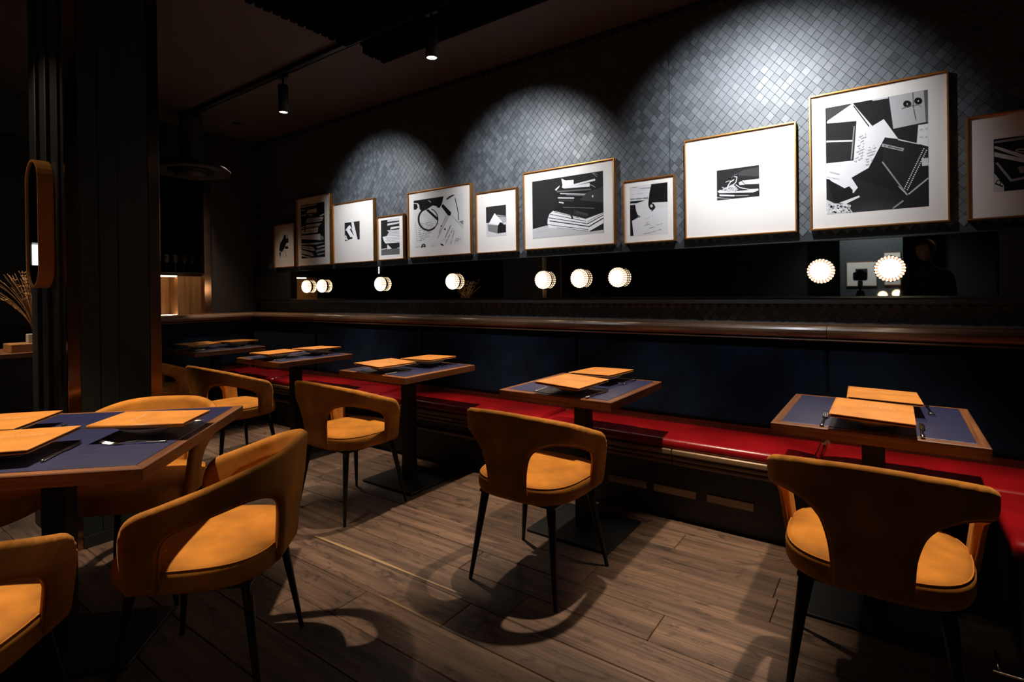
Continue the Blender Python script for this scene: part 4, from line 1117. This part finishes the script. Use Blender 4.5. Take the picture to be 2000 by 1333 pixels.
def glass_bm():
    bm = bmesh.new(); lathe(bm, [(0.001, 0.0), (0.032, 0.0005), (0.031, 0.002), (0.006, 0.005), (0.0035, 0.02), (0.0035, 0.095), (0.010, 0.102), (0.028, 0.118), (0.036, 0.140), (0.035, 0.170), (0.029, 0.200), (0.0285, 0.200), (0.0345, 0.170), (0.0355, 0.140), (0.027, 0.119), (0.004, 0.106)], 16)
    return bm
gme = bpy.data.meshes.new('wine_glass'); bm = glass_bm(); bmesh.ops.recalc_face_normals(bm, faces=bm.faces); bm.to_mesh(gme); bm.free(); gme.materials.append(M['clear']); gme.polygons.foreach_set('use_smooth', [True]*len(gme.polygons))
k = 0
for r_ in range(2):
    for q in range(8):
        y = 2.12+q*0.088+(0.04 if r_ else 0)
        o = obj('wine_glass', gme, None, None, loc=(-6.27-0.11*r_, y, 1.501))
        tag(o, 'clear stemmed wine glass standing on the oak bar cabinet', 'glass', 'wine glasses on the bar cabinet'); k += 1
struct('wall_bar', bxo((-7.2, 0.9, 0), (-7.1, WY, ZC)), M['black_paint'])

# round duct fitting above the bar
dz = 2.43
duct = empty('ceiling_duct', (-5.46, 2.38, 0)); tag(duct, 'dark round dish fitting on a ribbed pipe below the ceiling by the end wall', 'duct')
bm = bmesh.new(); lathe(bm, [(0.30, dz+0.02), (0.33, dz), (0.335, dz+0.03), (0.30, dz+0.06), (0.12, dz+0.09), (0.10, dz+0.10), (0.08, dz+0.03), (0.20, dz+0.012)], 40); obj('dish', bm, M['brown_wall'], duct, True)
bm = bmesh.new(); prof = []
for i in range(14): prof.append((0.10 if i % 2 else 0.092, dz+0.10+i*0.034))
lathe(bm, prof, 28); obj('pipe', bm, M['brown_wall'], duct, True)
bm = bmesh.new(); lathe(bm, [(0.02, dz-0.01), (0.13, dz-0.045), (0.14, dz), (0.13, dz+0.02)], 32); obj('inner_cone', bm, M['brown_wall'], duct, True)

# ================================================================== CEILING FITTINGS
trk = empty('lighting_track', (0, 2.35, ZC)); tag(trk, 'long thin black lighting track running along the dark ceiling', 'lighting track')
obj('track_rail', bxo((-5.6, -0.018, -0.032), (1.2, 0.018, -0.001), 0.002), M['black_leg'], trk)
obj('track_lip', bxo((-5.6, -0.024, -0.036), (1.2, -0.0185, -0.026)), M['black_metal'], trk)
obj('track_lip', bxo((-5.6, 0.0185, -0.036), (1.2, 0.024, -0.026)), M['black_metal'], trk)
def make_head():
    t = empty('track_spotlight')
    obj('adapter', bxo((-0.05, -0.016, 0.2665), (0.05, 0.016, 0.295), 0.003), M['black_leg'], t)
    bm = bmesh.new(); tube(bm, [(0, 0, 0.267), (0, 0, 0.21)], 0.008, 10); obj('stem', bm, M['black_leg'], t, True)
    bm = bmesh.new(); lathe(bm, [(0.010, 0.215), (0.034, 0.213), (0.037, 0.205), (0.037, 0.0), (0.033, 0.0), (0.032, 0.01), (0.020, 0.02)], 28); obj('body', bm, M['black_leg'], t, True)
    bm = bmesh.new(); lathe(bm, [(0.001, 0.006), (0.030, 0.006), (0.030, 0.009), (0.001, 0.009)], 24); obj('lens', bm, M['lens'], t)
    return t
hd0 = make_head()
HL = ['black cylinder spotlight hanging from the track over the end of the picture row', 'black cylinder spotlight on the track nearest the slatted ceiling panel', 'black cylinder spotlight on the track above the second nearest banquette table', 'black cylinder spotlight on the track above the nearest banquette table']
for i, (x, y, z, *_) in enumerate(HEADS):
    o = hd0 if i == 0 else copy_tree(hd0); o.location = (x, 2.35, 2.668+0.000); tag(o, HL[i], 'spotlight', 'black track spotlights')
rec = empty('recessed_spotlight', (-5.40, 2.80, ZC)); tag(rec, 'small round recessed ceiling light near the corner above the far table', 'ceiling light')
bm = bmesh.new(); lathe(bm, [(0.036, -0.001), (0.045, -0.001), (0.045, -0.006), (0.036, -0.006)], 24); obj('trim_ring', bm, M['black_leg'], rec)
bm = bmesh.new(); lathe(bm, [(0.001, -0.003), (0.0355, -0.003), (0.0355, -0.001), (0.001, -0.001)], 24); obj('lens', bm, M['lens'], rec)
# slatted acoustic panel on the ceiling
baf = empty('ceiling_baffle', (-1.9, 2.28, 2.93)); tag(baf, 'black slatted acoustic panel fixed under the ceiling above the track', 'ceiling panel')
baf.location = (0, 0, 0)
obj('backing', bxo((-2.95, 1.30, 2.955), (0.9, 2.325, 2.998)), M['felt'], baf)
obj('backing', bxo((-2.95, 2.378, 2.955), (0.9, 2.62, 2.998)), M['felt'], baf)
for k in range(24):
    y = 1.31+k*0.0545
    if 2.30 < y+0.017 and y < 2.385: continue
    obj('slat', bxo((-2.95-0.006*(k % 2), y, 2.905), (0.9, y+0.034, 2.954)), M['felt'], baf)

# ================================================================== SIDEBOARD BEHIND THE COLUMN
sb = empty('sideboard', (-4.75, 0.55, 0)); tag(sb, 'dark sideboard with a wooden top behind the column at the left edge', 'sideboard')
def sbb(name, lo, hi, m_, bev=0.0): return obj(name, bxo((lo[0]+4.75, lo[1]-0.55, lo[2]), (hi[0]+4.75, hi[1]-0.55, hi[2]), bev), m_, sb)
sbb('carcass', (-5.0, -0.4, 0.0), (-4.52, 1.05, 0.868), M['black_paint'])
sbb('worktop', (-5.0, -0.4, 0.8685), (-4.50, 1.10, 0.900), M['walnut_y'], 0.002)
sbb('end_panel', (-5.0, 1.051, 0.0), (-4.51, 1.09, 0.868), M['walnut_y'])
bx = obj('wooden_box', bxo((-0.11, -0.085, 0), (0.09, 0.10, 0.052), 0.003), M['box_wood'], None, loc=(-4.66, 0.985, 0.9005)); tag(bx, 'small pale wooden box on the sideboard beneath the dried grasses', 'box')
vz = empty('dried_grass_vase', (-4.655, 1.03, 0.953)); tag(vz, 'pale vase with dried grasses on the wooden box at the left edge', 'dried grasses')
bm = bmesh.new(); box(bm, (-0.03, -0.035, 0), (0.03, 0.035, 0.058), 0.003); obj('vase', bm, M['card'], vz)
rg = random.Random(8)
for k in range(60):
    a_ = rg.uniform(0, 2*PI); sp = rg.uniform(0.01, 0.19); hh = rg.uniform(0.26, 0.44)
    dy = sp*math.sin(a_)*0.9-0.055*rg.random()*2; dx = sp*math.cos(a_)
    bm = bmesh.new(); P_ = []
    for q in range(9):
        f = q/8; P_.append((rg.uniform(-0.002, 0.002)+dx*f**1.6, dy*f**1.7, 0.05+hh*f-0.05*f**3*(sp/0.2)))
    tube(bm, P_, [0.0016*(1-0.5*f_/8) for f_ in range(9)], 4)
    if k % 6 == 0 or k in (4, 9):
        for q in range(5, 9):
            p = Vector(P_[q])
            for e in range(5):
                d_ = Vector((rg.uniform(-1, 1), rg.uniform(-1, 1), rg.uniform(0.2, 1))).normalized()*0.022
                tube(bm, [p, p+d_], [0.0028, 0.0008], 4)
    obj('grass_stem', bm, M['straw'], vz, True)
dsh = bmesh.new(); lathe(dsh, [(0.001, 0), (0.018, 0), (0.022, 0.014), (0.020, 0.014), (0.016, 0.003)], 20)
o = obj('glass_dish', dsh, M['steel'], None, True, loc=(-4.60, 1.05, 0.9535)); tag(o, 'tiny dark dish beside the vase on the wooden box', 'dish')

# glowing pane added for the pill mirror's bright reflection, not a known window
jb = bmesh.new(); box(jb, (-8.0, -0.13, 1.60), (-7.76, -0.12, 1.88)); box(jb, (-8.0, -0.35, 1.865), (-7.76, -0.13, 1.88)); box(jb, (-8.0, -0.35, 1.60), (-7.76, -0.13, 1.615))  # unseen fins added to block the mirror strip's view of the pane
glow = struct('glow_pane_1', bxo((-7.995, -0.33, 1.62), (-7.97, -0.135, 1.86)), emit('lit_pane', (0.9, 0.95, 1.0), 4.0))
obj('view_block_fins', jb, M['black_paint'], glow)

# ================================================================== REAR OF THE ROOM (seen in the mirror strip)
cur = bmesh.new(); n = 60; rings = []
x0_, x1_ = -9.0, -7.0
front = [(-7.9+2.6*i/n, -4.50+0.05*math.sin(i*0.9)) for i in range(n+1)]
vsb = [cur.verts.new((x, y, 0.02)) for x, y in front]; vst = [cur.verts.new((x, y, 2.9)) for x, y in front]
for i in range(n): cur.faces.new((vsb[i], vsb[i+1], vst[i+1], vst[i]))
vsb2 = [cur.verts.new((x, y-0.02, 0.02)) for x, y in front]; vst2 = [cur.verts.new((x, y-0.02, 2.9)) for x, y in front]
for i in range(n): cur.faces.new((vsb2[i+1], vsb2[i], vst2[i], vst2[i+1]))
o = obj('curtain', cur, M['curtain'], None, True); tag(o, 'maroon pleated curtain at the rear of the room, seen in the mirror strip', 'curtain')

def refl(px, py, Yo, Ym=WY-0.06):
    """point on the plane Y=Yo that the mirror strip shows at this pixel"""
    d = ray(px, py); t = (2*Ym-Yo)/d[1]; return Vector((d[0]*t, Yo, H+d[2]*t))
a_, b_ = refl(1640, 470, -3.2), refl(1764, 560, -3.2)
struct('wall_partition', bxo((a_.x, -3.32, 0), (b_.x, -3.20, ZC)), M['tile_flat'])
def rear_frame(p0, p1, lab):
    a_, b_ = refl(*p0, -3.17), refl(*p1, -3.17)
    T = empty('picture_frame', (a_.x, -3.198, b_.z)); tag(T, lab, 'framed print', 'framed prints at the rear of the room')
    W_, H_ = b_.x-a_.x, a_.z-b_.z
    obj('frame', bxo((0, 0.0, 0), (W_, 0.026, H_), 0.002), M['gold'], T)
    obj('mount', bxo((0.008, 0.0262, 0.008), (W_-0.008, 0.028, H_-0.008)), M['mount'], T)
    obj('print', bxo((W_*0.3, 0.0282, H_*0.35), (W_*0.7, 0.0290, H_*0.72)), M['black_paint'], T)
rear_frame((1653, 513), (1713, 559), 'wide white-mounted print at the rear of the room, reflected in the mirror strip')
rear_frame((1726, 494), (1760, 557), 'narrow white-mounted print at the rear of the room, reflected behind the nearest sconce')
spot('rear_wall_spot_light', (-0.25, -2.3, 2.70), (-0.25, -3.2, 1.75), 130, 84, 0.7, COOL)
for k, (px, py) in enumerate(((1724, 577), (1752, 574))):
    o = copy_tree(sc0); p = refl(px, py, -3.15); o.location = (p.x, -3.199, p.z); o.rotation_euler = (0, 0, PI)
    tag(o, ('first' if k == 0 else 'second')+' small lit sconce on the rear wall, reflected low in the mirror strip', 'wall lamp', 'sconces at the rear of the room')
# camera on a tripod behind the viewpoint
p = refl(1680, 540, -0.95)
tp = empty('camera_tripod', (p.x, -0.95, 0)); tag(tp, 'black camera on a tripod, seen only as a dark shape in the mirror strip', 'tripod')
cz = p.z-0.05
obj('camera_body', bxo((-0.07, -0.035, cz), (0.07, 0.035, cz+0.10), 0.012), M['black_leg'], tp)
bm = bmesh.new(); lathe(bm, [(0.034, 0.036), (0.036, 0.06), (0.034, 0.12), (0.040, 0.14), (0.034, 0.14), (0.030, 0.125)], 24, (-0.005, 0, cz+0.045), 'Y'); obj('camera_lens', bm, M['black_leg'], tp, True)
obj('prism_hump', bxo((-0.03, -0.03, cz+0.09), (0.03, 0.03, cz+0.125), 0.01), M['black_leg'], tp)
obj('ball_head', bxo((-0.025, -0.025, cz-0.08), (0.025, 0.025, cz-0.001), 0.008), M['black_leg'], tp)
bm = bmesh.new(); tube(bm, [(0, 0, cz-0.08), (0, 0, cz-0.55)], 0.014, 10); obj('centre_column', bm, M['black_leg'], tp, True)
for k in range(3):
    an = R(90+120*k); bm = bmesh.new()
    tube(bm, [(0.02*math.cos(an), 0.02*math.sin(an), cz-0.12), (0.20*math.cos(an), 0.20*math.sin(an), cz*0.5), (0.40*math.cos(an), 0.40*math.sin(an), 0.0)], [0.015, 0.013, 0.010], 8)
    obj('leg', bm, M['black_leg'], tp, True)
# the person beside it, dressed in black, looking down to the camera
def person(loc, rz, label):
    T = empty('person', loc, rz); tag(T, label, 'person')
    M['skin'] = mat('skin', (0.42, 0.22, 0.15), 0.6); M['cloth'] = mat('black_clothes', (0.012, 0.012, 0.013), 0.9); M['hair'] = mat('dark_hair', (0.03, 0.018, 0.012), 0.6)
    V = []; E_ = []; Rd = []
    def v(p, r_, par=None):
        V.append(p); Rd.append(r_)
        if par is not None: E_.append((par, len(V)-1))
        return len(V)-1
    pel = v((0, 0, 0.93), (0.15, 0.11)); wa = v((0, 0, 1.08), (0.135, 0.095), pel); chs = v((0, 0.01, 1.26), (0.165, 0.11), wa); shd = v((0, 0.0, 1.39), (0.12, 0.085), chs); nk = v((0, 0.02, 1.47), (0.052, 0.055), shd); v((0, 0.04, 1.55), (0.05, 0.055), nk)
    for s_ in (-1, 1):
        hp = v((s_*0.10, 0, 0.86), (0.095, 0.10), pel); kn = v((s_*0.11, 0.03, 0.48), (0.060, 0.062), hp); an = v((s_*0.11, -0.01, 0.10), (0.042, 0.045), kn); v((s_*0.12, 0.13, 0.04), (0.042, 0.034), an)
        sd = v((s_*0.185, 0.0, 1.38), (0.062, 0.062), shd); el = v((s_*0.235, 0.03, 1.10), (0.044, 0.044), sd); wr = v((s_*0.16, 0.24, 1.08), (0.030, 0.028), el)
        v((s_*0.13, 0.31, 1.09), (0.036, 0.018), wr)
    me = bpy.data.meshes.new('body'); me.from_pydata(V, E_, []); me.materials.append(M['cloth'])
    o = bpy.data.objects.new('body', me); C.objects.link(o); o.parent = T
    sk = o.modifiers.new('skin', 'SKIN'); sk.use_smooth_shade = True
    for i_, r_ in enumerate(Rd): me.skin_vertices[0].data[i_].radius = r_
    me.skin_vertices[0].data[0].use_root = True
    o.modifiers.new('sub', 'SUBSURF').levels = 2; o.modifiers['sub'].render_levels = 2
    def headbm():
        bm = bmesh.new(); bmesh.ops.create_uvsphere(bm, u_segments=32, v_segments=24, radius=1.0)
        for q in bm.verts:
            x, y, z = q.co
            jaw = 1-0.30*max(0, -z)**1.2
            y2 = y*0.098*(1-0.12*max(0, -z)) + (0.010 if z < -0.2 and y > 0 else 0)
            n_ = math.exp(-((x*0.074)/0.012)**2)*math.exp(-((z*0.118+0.010)/0.022)**2)*(0.022 if y > 0 else 0)
            ey = sum(math.exp(-((x*0.074-ex)/0.014)**2)*math.exp(-((z*0.118-0.012)/0.012)**2) for ex in (-0.031, 0.031))*(-0.008 if y > 0 else 0)
            mo = math.exp(-((x*0.074)/0.022)**2)*math.exp(-((z*0.118+0.052)/0.007)**2)*(0.005 if y > 0 else 0)
            q.co = (x*0.074*jaw, y2+n_+ey+mo, z*0.118)
        return bm
    hd = obj('head', headbm(), M['skin'], T, True, loc=(0, 0.055, 1.645)); hd.rotation_euler = (R(-22), 0, R(20))
    bm = bmesh.new(); bmesh.ops.create_uvsphere(bm, u_segments=28, v_segments=20, radius=1.0)
    for q in list(bm.verts): q.co = (q.co.x*0.084, q.co.y*0.106-0.012, q.co.z*0.118+0.016)
    bmesh.ops.delete(bm, geom=[q for q in bm.verts if q.co.y > 0.045 and q.co.z < 0.075 or q.co.z < -0.06], context='VERTS')
    h_ = obj('hair', bm, M['hair'], hd, True)
    for s_ in (-1, 1):
        bm = bmesh.new(); bmesh.ops.create_uvsphere(bm, u_segments=12, v_segments=8, radius=1.0)
        for q in bm.verts: q.co = (q.co.x*0.008+s_*0.076, q.co.y*0.018-0.004, q.co.z*0.030)
        obj('ear', bm, M['skin'], hd, True)
        bm = bmesh.new(); bmesh.ops.create_uvsphere(bm, u_segments=12, v_segments=8, radius=0.011, matrix=Matrix.Translation((s_*0.031, 0.083, 0.012))); obj('eye', bm, M['porcelain'], hd, True)
        for k in range(5):
            bm = bmesh.new(); bx_ = s_*0.13; lg = [0.050, 0.066, 0.072, 0.066, 0.052][k]
            if k == 0: tube(bm, [(bx_-s_*0.022, 0.315, 1.092), (bx_-s_*0.048, 0.340, 1.088), (bx_-s_*0.052, 0.362, 1.080)], [0.010, 0.009, 0.007], 8)
            else:
                x_ = bx_+s_*(-0.026+0.0165*k); tube(bm, [(x_, 0.325, 1.092), (x_, 0.325+lg*0.5, 1.088), (x_, 0.325+lg*0.85, 1.070), (x_, 0.325+lg*0.9, 1.055)], [0.0095, 0.009, 0.008, 0.0065], 8)
            obj('thumb' if k == 0 else 'finger', bm, M['skin'], T, True)
    return T
p = refl(1812, 500, -1.05)
spot('rear_warm_spot_light', (1.3, -2.2, 2.6), (0.3, -1.05, 1.55), 14, 22, 0.8, (1.0, 0.6, 0.25))
person((p.x, -1.05, 0), R(22), 'person in black clothes bending the head toward the tripod, seen in the mirror strip')
print('PLANKS', cnt, 'SINGLE TILES', len(singles), 'TILES', len(cells))
